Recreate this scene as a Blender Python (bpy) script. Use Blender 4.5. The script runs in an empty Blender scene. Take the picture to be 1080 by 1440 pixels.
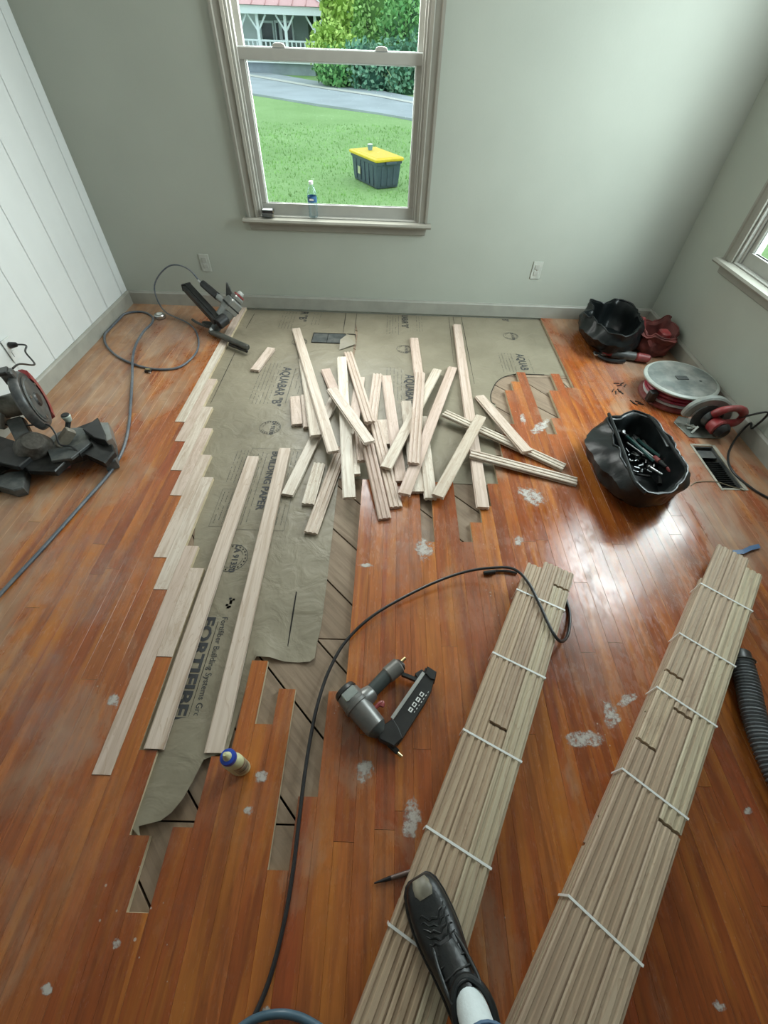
import bpy, bmesh, math, random
from mathutils import Vector, Matrix, Euler, noise
from mathutils.geometry import delaunay_2d_cdt
random.seed(7)
SC = bpy.context.scene
COL = SC.collection
PI = math.pi

# ------------------------------------------------------------------ camera
F_PX, PITCH, YAW, ROLL = 594.6249, 0.85632, 0.00564, 0.03807
CAM = Vector((2.04396, -3.41154, 1.5))
Fw = Vector((math.cos(PITCH) * math.sin(YAW), math.cos(PITCH) * math.cos(YAW), -math.sin(PITCH)))
Rt = Vector((math.cos(YAW), -math.sin(YAW), 0))
Up = Rt.cross(Fw)
R2 = math.cos(ROLL) * Rt + math.sin(ROLL) * Up
U2 = -math.sin(ROLL) * Rt + math.cos(ROLL) * Up
cd = bpy.data.cameras.new('camera')
cam = bpy.data.objects.new('camera', cd)
COL.objects.link(cam)
cd.sensor_fit = 'VERTICAL'
cd.sensor_height = 36.0
cd.lens = 36.0 * F_PX / 1440.0
cd.clip_start = 0.05
cd.clip_end = 300
m3 = Matrix((R2, U2, -Fw)).transposed()
cam.matrix_world = Matrix.Translation(CAM) @ m3.to_4x4()
SC.camera = cam

# ------------------------------------------------------------------ sky and lights
world = bpy.data.worlds.new('sky')
SC.world = world
world.use_nodes = True
wn = world.node_tree
bg = wn.nodes['Background']
bg.inputs['Color'].default_value = (0.80, 0.95, 1.0, 1)
bg.inputs['Strength'].default_value = 1.9


def area_light(name, loc, target, sx, sy, power, color):
    d = bpy.data.lights.new(name, 'AREA')
    d.shape = 'RECTANGLE'; d.size = sx; d.size_y = sy
    d.energy = power; d.color = color
    o = bpy.data.objects.new(name, d)
    COL.objects.link(o)
    o.location = loc
    o.rotation_euler = (Vector(target) - Vector(loc)).to_track_quat('-Z', 'Y').to_euler()
    return o


# daylight coming in through the two windows (lamps in the window openings)
area_light('daylight_back_window', (1.67, 0.22, 1.50), (1.67, -1.6, 0.3), 1.15, 1.5, 66, (1.0, 1.0, 0.96))
area_light('daylight_right_window', (4.34, -1.11, 1.50), (2.6, -1.11, 0.5), 1.15, 1.5, 100, (0.88, 0.98, 1.0))
# added fill light behind the camera
area_light('fill_behind', (2.6, -5.6, 1.9), (2.0, -1.0, 0.6), 2.2, 1.3, 2.5, (1.0, 0.98, 0.95))

SC.view_settings.view_transform = 'Standard'
SC.view_settings.look = 'None'
SC.view_settings.gamma = 1.0
SC.view_settings.use_curve_mapping = False
SC.view_settings.exposure = 0.0

# ------------------------------------------------------------------ helpers


def P(u, v, z=0.0):
    """point of the plane at height z that the calibrated photograph shows at (u, v)"""
    d = Fw + R2 * ((u - 540) / F_PX) - U2 * ((v - 720) / F_PX)
    return CAM + d * ((z - CAM.z) / d.z)


def PY(u, v, y):
    d = Fw + R2 * ((u - 540) / F_PX) - U2 * ((v - 720) / F_PX)
    return CAM + d * ((y - CAM.y) / d.y)


def PX(u, v, x):
    d = Fw + R2 * ((u - 540) / F_PX) - U2 * ((v - 720) / F_PX)
    return CAM + d * ((x - CAM.x) / d.x)


class MB:
    def __init__(s):
        s.v = []; s.f = []

    def add(s, verts, faces, M=None):
        n = len(s.v)
        if M is not None:
            verts = [M @ Vector(p) for p in verts]
        s.v += [tuple(p) for p in verts]
        s.f += [tuple(i + n for i in f) for f in faces]
        return s

    def box(s, c, size, M=None, ch=0.0):
        x, y, z = size[0] / 2, size[1] / 2, size[2] / 2
        if ch <= 0:
            vs = [(c[0] + a * x, c[1] + b * y, c[2] + d * z) for d in (-1, 1) for b in (-1, 1) for a in (-1, 1)]
            return s.add(vs, [(0, 2, 3, 1), (4, 5, 7, 6), (0, 1, 5, 4), (2, 6, 7, 3), (0, 4, 6, 2), (1, 3, 7, 5)], M)
        ch = min(ch, x * .9, y * .9, z * .9)
        return s.prism([(-x + ch, -y), (x - ch, -y), (x, -y + ch), (x, y - ch), (x - ch, y), (-x + ch, y), (-x, y - ch), (-x, -y + ch)],
                       -z, z, (M or Matrix()) @ Matrix.Translation(c), ch * .8)

    def prism(s, poly, z0, z1, M=None, ch=0.0):
        n = len(poly)
        cx = sum(p[0] for p in poly) / n; cy = sum(p[1] for p in poly) / n
        area = sum(poly[i][0] * poly[(i + 1) % n][1] - poly[(i + 1) % n][0] * poly[i][1] for i in range(n))
        if area < 0: poly = list(reversed(poly))
        def ins(p, q):
            dx, dy = p[0] - cx, p[1] - cy
            l = math.hypot(dx, dy) or 1
            k = max(0.2, 1 - q / l)
            return (cx + dx * k, cy + dy * k)
        rings = [(z0, ch), (z0 + ch, 0), (z1 - ch, 0), (z1, ch)] if ch > 0 else [(z0, 0), (z1, 0)]
        vs = []; fs = []
        for z, q in rings:
            vs += [(*(ins(p, q) if q else p), z) for p in poly]
        for r in range(len(rings) - 1):
            for i in range(n):
                j = (i + 1) % n
                fs.append((r * n + i, r * n + j, (r + 1) * n + j, (r + 1) * n + i))
        fs.append(tuple(reversed(range(n))))
        fs.append(tuple((len(rings) - 1) * n + i for i in range(n)))
        return s.add(vs, fs, M)

    def lathe(s, prof, M=None, n=24, closed=True):
        vs = []; fs = []
        for r, z in prof:
            for i in range(n):
                a = 2 * PI * i / n
                vs.append((r * math.cos(a), r * math.sin(a), z))
        for k in range(len(prof) - 1):
            for i in range(n):
                j = (i + 1) % n
                fs.append((k * n + i, k * n + j, (k + 1) * n + j, (k + 1) * n + i))
        if closed:
            fs.append(tuple(reversed(range(n))))
            fs.append(tuple((len(prof) - 1) * n + i for i in range(n)))
        return s.add(vs, fs, M)

    def cyl(s, p, q, r, r2=None, n=18, ch=0.0):
        p = Vector(p); q = Vector(q); d = q - p; L = d.length
        M = Matrix.Translation(p) @ d.to_track_quat('Z', 'Y').to_matrix().to_4x4()
        r2 = r if r2 is None else r2
        prof = [(r, 0), (r2, L)] if ch <= 0 else [(r - ch, 0), (r, ch), (r2, L - ch), (r2 - ch, L)]
        return s.lathe(prof, M, n)

    def bar(s, p, q, w, h, up=(0, 0, 1), ch=0.0):
        """box from p to q, width w across, height h along up"""
        p = Vector(p); q = Vector(q); d = (q - p); L = d.length; d.normalize()
        side = d.cross(Vector(up)).normalized(); u = side.cross(d)
        M = Matrix((side, d, u)).transposed().to_4x4(); M.translation = (p + q) / 2
        return s.box((0, 0, 0), (w, L, h), M, ch)

    def tube(s, pts, r, n=8, cap=True):
        pts = [Vector(p) for p in pts]
        rr = r if isinstance(r, (list, tuple)) else [r] * len(pts)
        vs = []; fs = []
        t = (pts[1] - pts[0]).normalized()
        ref = Vector((0, 0, 1)) if abs(t.z) < .9 else Vector((1, 0, 0))
        u = t.cross(ref).normalized()
        for i, p in enumerate(pts):
            a = pts[max(i - 1, 0)]; b = pts[min(i + 1, len(pts) - 1)]
            t = (b - a)
            t = t.normalized() if t.length > 1e-9 else Vector((0, 0, 1))
            u = (u - t * u.dot(t)); u = u.normalized() if u.length > 1e-6 else t.orthogonal().normalized()
            w = t.cross(u)
            for k in range(n):
                an = 2 * PI * k / n
                vs.append(p + (u * math.cos(an) + w * math.sin(an)) * rr[i])
        for i in range(len(pts) - 1):
            for k in range(n):
                j = (k + 1) % n
                fs.append((i * n + k, i * n + j, (i + 1) * n + j, (i + 1) * n + k))
        if cap:
            fs.append(tuple(reversed(range(n)))); fs.append(tuple((len(pts) - 1) * n + k for k in range(n)))
        return s.add(vs, fs)

    def rings(s, rings, cap0=True, cap1=True):
        n = len(rings[0]); vs = [p for r in rings for p in r]; fs = []
        for i in range(len(rings) - 1):
            for k in range(n):
                j = (k + 1) % n
                fs.append((i * n + k, i * n + j, (i + 1) * n + j, (i + 1) * n + k))
        if cap0: fs.append(tuple(reversed(range(n))))
        if cap1: fs.append(tuple((len(rings) - 1) * n + k for k in range(n)))
        return s.add(vs, fs)

    def sphere(s, c, r, n=14, m=8, sq=(1, 1, 1)):
        prof = [(max(r * math.sin(PI * k / m), r * .02), -r * math.cos(PI * k / m)) for k in range(m + 1)]
        return s.lathe(prof, Matrix.Translation(c) @ Matrix.Diagonal((*sq, 1)), n)

    def mesh(s, name, mat, smooth=False, bevel=0.0, sub=0):
        me = bpy.data.meshes.new(name)
        me.from_pydata(s.v, [], s.f)
        bm = bmesh.new(); bm.from_mesh(me)
        bmesh.ops.recalc_face_normals(bm, faces=bm.faces)
        if bevel > 0:
            ed = [e for e in bm.edges if len(e.link_faces) == 2 and e.calc_face_angle(0) > .6]
            bmesh.ops.bevel(bm, geom=ed, offset=bevel, segments=1, affect='EDGES', clamp_overlap=True)
        if sub:
            bmesh.ops.subdivide_edges(bm, edges=bm.edges, cuts=sub, use_grid_fill=True)
        bm.to_mesh(me); bm.free()
        me.materials.append(mat)
        if smooth:
            me.polygons.foreach_set('use_smooth', [True] * len(me.polygons))
            try: me.set_sharp_from_angle(angle=.7)
            except Exception: pass
        me.update()
        return me

    def build(s, name, mat, parent=None, smooth=False, bevel=0.0, origin=None, sub=0):
        if origin is not None:
            o0 = Vector(origin)
            s.v = [tuple(Vector(p) - o0) for p in s.v]
        elif parent is not None:
            o0 = parent.location.copy()
            s.v = [tuple(Vector(p) - o0) for p in s.v]
            origin = o0
        else:
            c = sum((Vector(p) for p in s.v), Vector()) / len(s.v)
            c.z = min(p[2] for p in s.v)
            s.v = [tuple(Vector(p) - c) for p in s.v]; origin = c
        me = s.mesh(name, mat, smooth, bevel, sub)
        return link(name, me, parent, origin)


def link(name, me, parent=None, loc=(0, 0, 0)):
    o = bpy.data.objects.new(name, me)
    COL.objects.link(o)
    o.location = loc
    if parent is not None:
        o.parent = parent
        o.location = Vector(loc) - abs_loc(parent)
    return o


def abs_loc(o):
    l = Vector(o.location)
    while o.parent is not None:
        o = o.parent; l = l + Vector(o.location)
    return l


def tag(o, label, cat, group=None, kind=None):
    o['label'] = label; o['category'] = cat
    if group: o['group'] = group
    if kind: o['kind'] = kind
    return o


def thing(name, label, cat, loc, group=None):
    o = bpy.data.objects.new(name, None)
    COL.objects.link(o); o.location = loc; o.empty_display_size = .05
    return tag(o, label, cat, group)


def part(mb, name, mat, parent, **k):
    """build a part in world coordinates under a parent that only carries a location"""
    return mb.build(name, mat, parent, origin=abs_loc(parent), **k)


def struct(o):
    o['kind'] = 'structure'
    return o


def group_empty(name):
    o = bpy.data.objects.new(name, None)
    COL.objects.link(o); o.empty_display_size = .05
    o['kind'] = 'structure'
    return o


def smooth_path(pts, k=6):
    pts = [Vector(p) for p in pts]
    out = []
    n = len(pts)
    for i in range(n - 1):
        p0 = pts[max(i - 1, 0)]; p1 = pts[i]; p2 = pts[i + 1]; p3 = pts[min(i + 2, n - 1)]
        for j in range(k):
            t = j / k
            out.append(.5 * ((2 * p1) + (p2 - p0) * t + (2 * p0 - 5 * p1 + 4 * p2 - p3) * t * t + (3 * p1 - p0 - 3 * p2 + p3) * t ** 3))
    out.append(pts[-1])
    return out


# ------------------------------------------------------------------ materials
def nodes_of(name):
    m = bpy.data.materials.new(name); m.use_nodes = True
    nt = m.node_tree
    return m, nt, nt.nodes['Principled BSDF']


def N(nt, typ, **k):
    n = nt.nodes.new(typ)
    for a, b in k.items():
        if a.startswith('i_'):
            key = a[2:]
            n.inputs[int(key) if key.isdigit() else key.replace('_', ' ')].default_value = b
        else: setattr(n, a, b)
    return n


def ramp(nt, stops, src=None):
    r = nt.nodes.new('ShaderNodeValToRGB')
    e = r.color_ramp.elements
    while len(e) < len(stops): e.new(.5)
    for i, (p, c) in enumerate(stops):
        e[i].position = p; e[i].color = (*c, 1) if len(c) == 3 else c
    if src is not None: nt.links.new(src, r.inputs['Fac'])
    return r


def mix(nt, fac, a, b, mode='MIX'):
    m = nt.nodes.new('ShaderNodeMix'); m.data_type = 'RGBA'; m.blend_type = mode
    for s, i in ((fac, 0), (a, 6), (b, 7)):
        if hasattr(s, 'is_linked') or hasattr(s, 'links'): nt.links.new(s, m.inputs[i])
        elif isinstance(s, (int, float)): m.inputs[i].default_value = s
        else: m.inputs[i].default_value = (*s, 1)
    return m.outputs[2]


def mth(nt, op, a, b=0.0, c=None, clamp=False):
    m = nt.nodes.new('ShaderNodeMath'); m.operation = op; m.use_clamp = clamp
    for i, s in enumerate((a, b, c)):
        if s is None: continue
        if hasattr(s, 'links'): nt.links.new(s, m.inputs[i])
        else: m.inputs[i].default_value = s
    return m.outputs[0]


def bumpy(nt, bs, src, dist=.001, strength=.5):
    b = N(nt, 'ShaderNodeBump'); b.inputs['Strength'].default_value = strength; b.inputs['Distance'].default_value = dist
    nt.links.new(src, b.inputs['Height']); nt.links.new(b.outputs[0], bs.inputs['Normal'])


def mat(name, col, rough=.5, metal=0.0, var=.15, scale=20.0, bump=0.0, bscale=None, dust=0.0, spec=None, coat=0.0):
    m, nt, bs = nodes_of(name)
    tc = N(nt, 'ShaderNodeTexCoord')
    no = N(nt, 'ShaderNodeTexNoise', i_Scale=scale, i_Detail=4.0); nt.links.new(tc.outputs['Object'], no.inputs['Vector'])
    a = tuple(max(0, c * (1 - var)) for c in col); b = tuple(min(1, c * (1 + var)) for c in col)
    r = ramp(nt, [(.3, a), (.7, b)], no.outputs['Fac'])
    out = r.outputs[0]
    if dust > 0:
        d2 = N(nt, 'ShaderNodeTexNoise', i_Scale=scale * .6, i_Detail=6.0, i_Roughness=.7); nt.links.new(tc.outputs['Object'], d2.inputs['Vector'])
        f = ramp(nt, [(.42, (0, 0, 0)), (.7, (dust,) * 3)], d2.outputs['Fac'])
        out = mix(nt, f.outputs[0], out, (.45, .42, .37))
    nt.links.new(out, bs.inputs['Base Color'])
    bs.inputs['Roughness'].default_value = rough
    bs.inputs['Metallic'].default_value = metal
    if spec is not None: bs.inputs['Specular IOR Level'].default_value = spec
    if coat: bs.inputs['Coat Weight'].default_value = coat
    if bump > 0:
        bn = N(nt, 'ShaderNodeTexNoise', i_Scale=bscale or scale * 4, i_Detail=3.0); nt.links.new(tc.outputs['Object'], bn.inputs['Vector'])
        bumpy(nt, bs, bn.outputs['Fac'], bump)
    return m


def grain(nt, pos, sx, sy, detail=5.0):
    mp = N(nt, 'ShaderNodeMapping'); mp.inputs['Scale'].default_value = (sx, sy, sx)
    nt.links.new(pos, mp.inputs['Vector'])
    no = N(nt, 'ShaderNodeTexNoise', i_Scale=1.0, i_Detail=detail, i_Roughness=.6, i_Distortion=.6)
    nt.links.new(mp.outputs[0], no.inputs['Vector'])
    return no.outputs['Fac']


def old_floor_mat():
    m, nt, bs = nodes_of('old_varnished_floor')
    g = N(nt, 'ShaderNodeNewGeometry'); oi = N(nt, 'ShaderNodeObjectInfo')
    sh = N(nt, 'ShaderNodeVectorMath', operation='ADD')
    cx = N(nt, 'ShaderNodeCombineXYZ'); nt.links.new(mth(nt, 'MULTIPLY', oi.outputs['Random'], 37.0), cx.inputs[1])
    nt.links.new(g.outputs['Position'], sh.inputs[0]); nt.links.new(cx.outputs[0], sh.inputs[1])
    gr = grain(nt, sh.outputs[0], 45, 2.2)
    gf = grain(nt, sh.outputs[0], 240, 7, 3.0)
    base = ramp(nt, [(0, (.29, .068, .016)), (.3, (.34, .086, .021)), (.5, (.38, .103, .026)), (.72, (.45, .145, .033)), (1, (.32, .066, .020))], oi.outputs['Random'])
    dark = mix(nt, ramp(nt, [(.40, (0, 0, 0)), (.62, (.55,) * 3)], gr).outputs[0], base.outputs[0], (.14, .035, .010))
    dark = mix(nt, ramp(nt, [(.5, (0, 0, 0)), (.72, (.35,) * 3)], gf).outputs[0], dark, (.10, .028, .012))
    wv = grain(nt, sh.outputs[0], 20, 1.8, 2.0); cath = mth(nt, 'FRACT', mth(nt, 'MULTIPLY', wv, 8.0))
    dark = mix(nt, ramp(nt, [(0, (.30,) * 3), (.25, (0, 0, 0))], cath).outputs[0], dark, (.14, .035, .010))
    # orange flames of the lighter heartwood
    fl = grain(nt, sh.outputs[0], 14, 1.1)
    sx = N(nt, 'ShaderNodeSeparateXYZ'); nt.links.new(g.outputs['Position'], sx.inputs[0])
    left = mth(nt, 'MULTIPLY', mth(nt, 'SUBTRACT', 1.15, sx.outputs[0]), .10, clamp=True)
    c = mix(nt, ramp(nt, [(.50, (0, 0, 0)), (.70, (.7,) * 3)], mth(nt, 'ADD', fl, left)).outputs[0], dark, (.55, .20, .033))
    sep = N(nt, 'ShaderNodeSeparateXYZ'); nt.links.new(g.outputs['Position'], sep.inputs[0])
    # worn, dusty zones: by the left wall, along the far wall and by the right wall
    wn1 = grain(nt, g.outputs['Position'], 3.2, 2.0, 8.0)
    lx = mth(nt, 'MULTIPLY', mth(nt, 'SUBTRACT', 1.0, sep.outputs[0]), 1.05)
    lx = mth(nt, 'MINIMUM', lx, .85)
    rx = mth(nt, 'MULTIPLY', mth(nt, 'SUBTRACT', sep.outputs[0], 3.35), .95)
    fy = mth(nt, 'MULTIPLY', mth(nt, 'ADD', sep.outputs[1], .32), 2.4)
    nearcut = mth(nt, 'MULTIPLY', mth(nt, 'SUBTRACT', -2.7, sep.outputs[1]), .8)
    lx = mth(nt, 'SUBTRACT', lx, mth(nt, 'MAXIMUM', nearcut, 0.0))
    z = mth(nt, 'MAXIMUM', mth(nt, 'MAXIMUM', lx, rx), fy)
    z = mth(nt, 'ADD', mth(nt, 'MAXIMUM', z, 0.0), mth(nt, 'MULTIPLY', mth(nt, 'SUBTRACT', wn1, .5), 2.7))
    wear = ramp(nt, [(.22, (0, 0, 0)), (.62, (.85,) * 3)], z)
    wcol = mix(nt, ramp(nt, [(.35, (0, 0, 0)), (.65, (1, 1, 1))], grain(nt, g.outputs['Position'], 9, 5, 6)).outputs[0], (.27, .165, .095), (.44, .35, .245))
    wcol = mix(nt, .28, wcol, c)
    c = mix(nt, wear.outputs[0], c, wcol)
    # fine plaster dust film and specks
    no = N(nt, 'ShaderNodeTexNoise', i_Scale=2.6, i_Detail=9.0, i_Roughness=.72); nt.links.new(g.outputs['Position'], no.inputs['Vector'])
    film = ramp(nt, [(.5, (0, 0, 0)), (.80, (.26,) * 3)], no.outputs['Fac'])
    c = mix(nt, film.outputs[0], c, (.45, .31, .22))
    vo = N(nt, 'ShaderNodeTexVoronoi', i_Scale=34.0); nt.links.new(g.outputs['Position'], vo.inputs['Vector'])
    sm = N(nt, 'ShaderNodeTexNoise', i_Scale=3.0, i_Detail=3.0); nt.links.new(g.outputs['Position'], sm.inputs['Vector'])
    thr = mth(nt, 'MULTIPLY', mth(nt, 'SUBTRACT', sm.outputs['Fac'], .5), .55)
    sp = mth(nt, 'LESS_THAN', vo.outputs['Distance'], thr)
    c = mix(nt, mth(nt, 'MULTIPLY', sp, .55), c, (.62, .56, .50))
    nt.links.new(c, bs.inputs['Base Color'])
    ro = ramp(nt, [(.3, (.14,) * 3), (.7, (.33,) * 3)], no.outputs['Fac'])
    bs.inputs['Specular IOR Level'].default_value = .62
    sc = grain(nt, g.outputs['Position'], 70, 22, 8.0)
    rr = mix(nt, wear.outputs[0], ro.outputs[0], (.5, .5, .5))
    rr = mth(nt, 'ADD', rr, mth(nt, 'MULTIPLY', mth(nt, 'SUBTRACT', sc, .5), .55), clamp=True)
    nt.links.new(rr, bs.inputs['Roughness'])
    bn = N(nt, 'ShaderNodeTexNoise', i_Scale=14.0, i_Detail=4.0); nt.links.new(g.outputs['Position'], bn.inputs['Vector'])
    bumpy(nt, bs, mth(nt, 'ADD', bn.outputs['Fac'], mth(nt, 'MULTIPLY', gf, .15)), .0012, .5)
    return m


def new_oak_mat(name='new_pale_oak', dark=1.0):
    m, nt, bs = nodes_of(name)
    tc = N(nt, 'ShaderNodeTexCoord'); oi = N(nt, 'ShaderNodeObjectInfo')
    mp = N(nt, 'ShaderNodeMapping'); nt.links.new(tc.outputs['Object'], mp.inputs['Vector'])
    cx = N(nt, 'ShaderNodeCombineXYZ'); nt.links.new(mth(nt, 'MULTIPLY', oi.outputs['Random'], 61.0), cx.inputs[0])
    nt.links.new(cx.outputs[0], mp.inputs['Location'])
    # object space is scaled along the board: use x (across) strongly, y weakly
    gr = grain(nt, mp.outputs[0], 60, 2.4)
    wv = grain(nt, mp.outputs[0], 26, 3.6, 2.0)
    cath = mth(nt, 'FRACT', mth(nt, 'MULTIPLY', wv, 7.0))
    base = ramp(nt, [(0, (.60, .475, .40)), (.25, (.66, .57, .48)), (.5, (.60, .45, .385)), (.75, (.70, .64, .55)), (1, (.56, .47, .37))], oi.outputs['Random'])
    if dark != 1.0:
        base = ramp(nt, [(0, (.56, .41, .29)), (.3, (.66, .54, .39)), (.55, (.52, .39, .29)), (.8, (.64, .58, .42)), (1, (.60, .44, .34))], oi.outputs['Random'])
        b2 = mix(nt, 1.0, base.outputs[0], (dark, dark, dark * .97), 'MULTIPLY')
    else: b2 = base.outputs[0]
    c = mix(nt, ramp(nt, [(.42, (0, 0, 0)), (.66, (.6,) * 3)], gr).outputs[0], b2, (.36 * dark, .25 * dark, .17 * dark))
    c = mix(nt, ramp(nt, [(.0, (.5,) * 3), (.22, (0, 0, 0))], cath).outputs[0], c, (.40 * dark, .27 * dark, .18 * dark))
    nt.links.new(c, bs.inputs['Base Color'])
    bs.inputs['Roughness'].default_value = .55
    bumpy(nt, bs, gr, .0004, .4)
    return m


def subfloor_mat():
    m, nt, bs = nodes_of('old_subfloor_board')
    g = N(nt, 'ShaderNodeNewGeometry'); oi = N(nt, 'ShaderNodeObjectInfo')
    rot = N(nt, 'ShaderNodeMapping'); rot.inputs['Rotation'].default_value = (0, 0, -PI / 4)
    nt.links.new(g.outputs['Position'], rot.inputs['Vector'])
    gr = grain(nt, rot.outputs[0], 50, 3)
    kn = N(nt, 'ShaderNodeTexNoise', i_Scale=7.0, i_Detail=8.0, i_Roughness=.7); nt.links.new(g.outputs['Position'], kn.inputs['Vector'])
    base = ramp(nt, [(0, (.26, .185, .125)), (.5, (.32, .24, .17)), (1, (.22, .16, .11))], oi.outputs['Random'])
    c = mix(nt, ramp(nt, [(.4, (0, 0, 0)), (.65, (.6,) * 3)], gr).outputs[0], base.outputs[0], (.15, .10, .065))
    c = mix(nt, ramp(nt, [(.55, (0, 0, 0)), (.75, (.7,) * 3)], kn.outputs['Fac']).outputs[0], c, (.11, .08, .055))
    nt.links.new(c, bs.inputs['Base Color']); bs.inputs['Roughness'].default_value = .8
    bumpy(nt, bs, gr, .001, .6)
    return m


def paper_mat():
    m, nt, bs = nodes_of('kraft_paper')
    g = N(nt, 'ShaderNodeNewGeometry')
    n1 = N(nt, 'ShaderNodeTexNoise', i_Scale=3.0, i_Detail=6.0, i_Roughness=.6); nt.links.new(g.outputs['Position'], n1.inputs['Vector'])
    n2 = N(nt, 'ShaderNodeTexNoise', i_Scale=9.0, i_Detail=3.0, i_Distortion=1.2); nt.links.new(g.outputs['Position'], n2.inputs['Vector'])
    n3 = N(nt, 'ShaderNodeTexNoise', i_Scale=400.0, i_Detail=2.0); nt.links.new(g.outputs['Position'], n3.inputs['Vector'])
    r = ramp(nt, [(.3, (.195, .17, .12)), (.7, (.29, .255, .185))], n1.outputs['Fac'])
    c = mix(nt, mth(nt, 'MULTIPLY', n3.outputs['Fac'], .25), r.outputs[0], (.22, .18, .12))
    nt.links.new(c, bs.inputs['Base Color']); bs.inputs['Roughness'].default_value = .46
    bs.inputs['Specular IOR Level'].default_value = .45
    bumpy(nt, bs, mth(nt, 'ADD', n2.outputs['Fac'], mth(nt, 'MULTIPLY', n1.outputs['Fac'], .8)), .012, .55)
    return m


def patch_mat(name, col, strength=.8, nscale=26.0, lo=.35, hi=.6):
    """chalky smear whose edge fades by the vertex attribute 'fade' times noise"""
    m, nt, bs = nodes_of(name)
    at = N(nt, 'ShaderNodeAttribute', attribute_name='fade')
    g = N(nt, 'ShaderNodeNewGeometry')
    no = N(nt, 'ShaderNodeTexNoise', i_Scale=nscale, i_Detail=8.0, i_Roughness=.75); nt.links.new(g.outputs['Position'], no.inputs['Vector'])
    f = mth(nt, 'ADD', mth(nt, 'MULTIPLY', at.outputs['Fac'], .30), mth(nt, 'MULTIPLY', no.outputs['Fac'], .85))
    r = ramp(nt, [(lo + .12, (0, 0, 0)), (hi + .12, (strength,) * 3)], f)
    edge = mth(nt, 'MULTIPLY', r.outputs[0], ramp(nt, [(0, (0, 0, 0)), (.45, (1, 1, 1))], at.outputs['Fac']).outputs[0])
    nt.links.new(edge, bs.inputs['Alpha'])
    bs.inputs['Base Color'].default_value = (*col, 1); bs.inputs['Roughness'].default_value = .6
    return m


def glass_mat():
    m = bpy.data.materials.new('window_glass'); m.use_nodes = True
    nt = m.node_tree; nt.nodes.clear()
    o = N(nt, 'ShaderNodeOutputMaterial'); t = N(nt, 'ShaderNodeBsdfTransparent'); gl = N(nt, 'ShaderNodeBsdfGlossy')
    t.inputs['Color'].default_value = (.96, .99, .98, 1); gl.inputs['Roughness'].default_value = .02
    lw = N(nt, 'ShaderNodeLayerWeight', i_Blend=.5); mx = N(nt, 'ShaderNodeMixShader')
    fr = mth(nt, 'ADD', mth(nt, 'MULTIPLY', mth(nt, 'POWER', lw.outputs['Facing'], 5.0), .7), .02)
    nt.links.new(fr, mx.inputs[0]); nt.links.new(t.outputs[0], mx.inputs[1]); nt.links.new(gl.outputs[0], mx.inputs[2])
    nt.links.new(mx.outputs[0], o.inputs['Surface'])
    return m


def clear_plastic():
    m = bpy.data.materials.new('clear_bottle_plastic'); m.use_nodes = True
    nt = m.node_tree; nt.nodes.clear()
    o = N(nt, 'ShaderNodeOutputMaterial'); t = N(nt, 'ShaderNodeBsdfTransparent'); gl = N(nt, 'ShaderNodeBsdfGlossy')
    t.inputs['Color'].default_value = (.90, .95, .96, 1); gl.inputs['Roughness'].default_value = .25; gl.inputs['Color'].default_value = (.6, .7, .75, 1)
    lw = N(nt, 'ShaderNodeLayerWeight', i_Blend=.22); mx = N(nt, 'ShaderNodeMixShader')
    nt.links.new(lw.outputs['Facing'], mx.inputs[0]); nt.links.new(t.outputs[0], mx.inputs[1]); nt.links.new(gl.outputs[0], mx.inputs[2])
    nt.links.new(mx.outputs[0], o.inputs['Surface'])
    return m


M_old = old_floor_mat()
M_new = new_oak_mat()
M_bun = new_oak_mat('bundled_oak', .84)
M_sub = subfloor_mat()
M_paper = paper_mat()
M_wall = mat('wall_paint', (.40, .425, .37), .62, var=.03, scale=3, bump=.0006, bscale=90)
M_wall_r = M_wall
M_panel = mat('white_panel_paint', (.66, .69, .68), .5, var=.03, scale=4, bump=.0004, bscale=60)
M_trim = mat('greige_trim_paint', (.275, .265, .225), .42, var=.06, scale=8)
M_base = mat('baseboard_paint', (.32, .32, .28), .45, var=.08, scale=10, dust=.3)
M_sash = mat('window_sash_vinyl', (.36, .355, .32), .35, var=.03)
M_sashw = mat('window_bright_vinyl', (.66, .70, .70), .3, var=.03)
M_dark = mat('dark_underfloor', (.012, .010, .008), .9)
M_edge = mat('raw_board_edge', (.52, .42, .28), .7)
M_glass = glass_mat()
M_ink = mat('printed_ink', (.035, .037, .04), .6, var=.2)
M_ink2 = mat('faint_ink', (.10, .095, .075), .6, var=.2)
M_black = mat('black_plastic', (.010, .011, .012), .38, var=.3, dust=.04)
M_blackm = mat('black_metal', (.02, .022, .024), .35, .6, var=.3, dust=.05)
M_grey = mat('cast_grey_metal', (.25, .26, .25), .38, .55, var=.15, dust=.3)
M_dgrey = mat('dark_grey_plastic', (.05, .058, .058), .45, var=.25, dust=.2)
M_red = mat('tool_red', (.25, .018, .022), .42, var=.2, dust=.25)
M_dred = mat('dusty_dark_red', (.20, .03, .028), .5, var=.3, dust=.25)
M_steel = mat('steel', (.55, .56, .56), .28, 1.0, var=.1)
M_brass = mat('brass', (.55, .45, .25), .3, 1.0, var=.1)
M_white = mat('white_plastic', (.68, .70, .68), .4, var=.04)
M_strap = mat('white_strap', (.78, .80, .78), .35, var=.05)
M_leather = mat('black_bag_vinyl', (.006, .008, .0085), .36, var=.4, scale=8, bump=.004, bscale=24, spec=.35)
M_cloth_red = mat('red_bag_cloth', (.13, .03, .025), .75, var=.5, scale=14, bump=.003, bscale=40)
M_hose = mat('grey_blue_air_hose', (.075, .095, .12), .4, var=.15, dust=.25)
M_hoseb = mat('black_air_hose', (.022, .022, .024), .32, var=.2)

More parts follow.
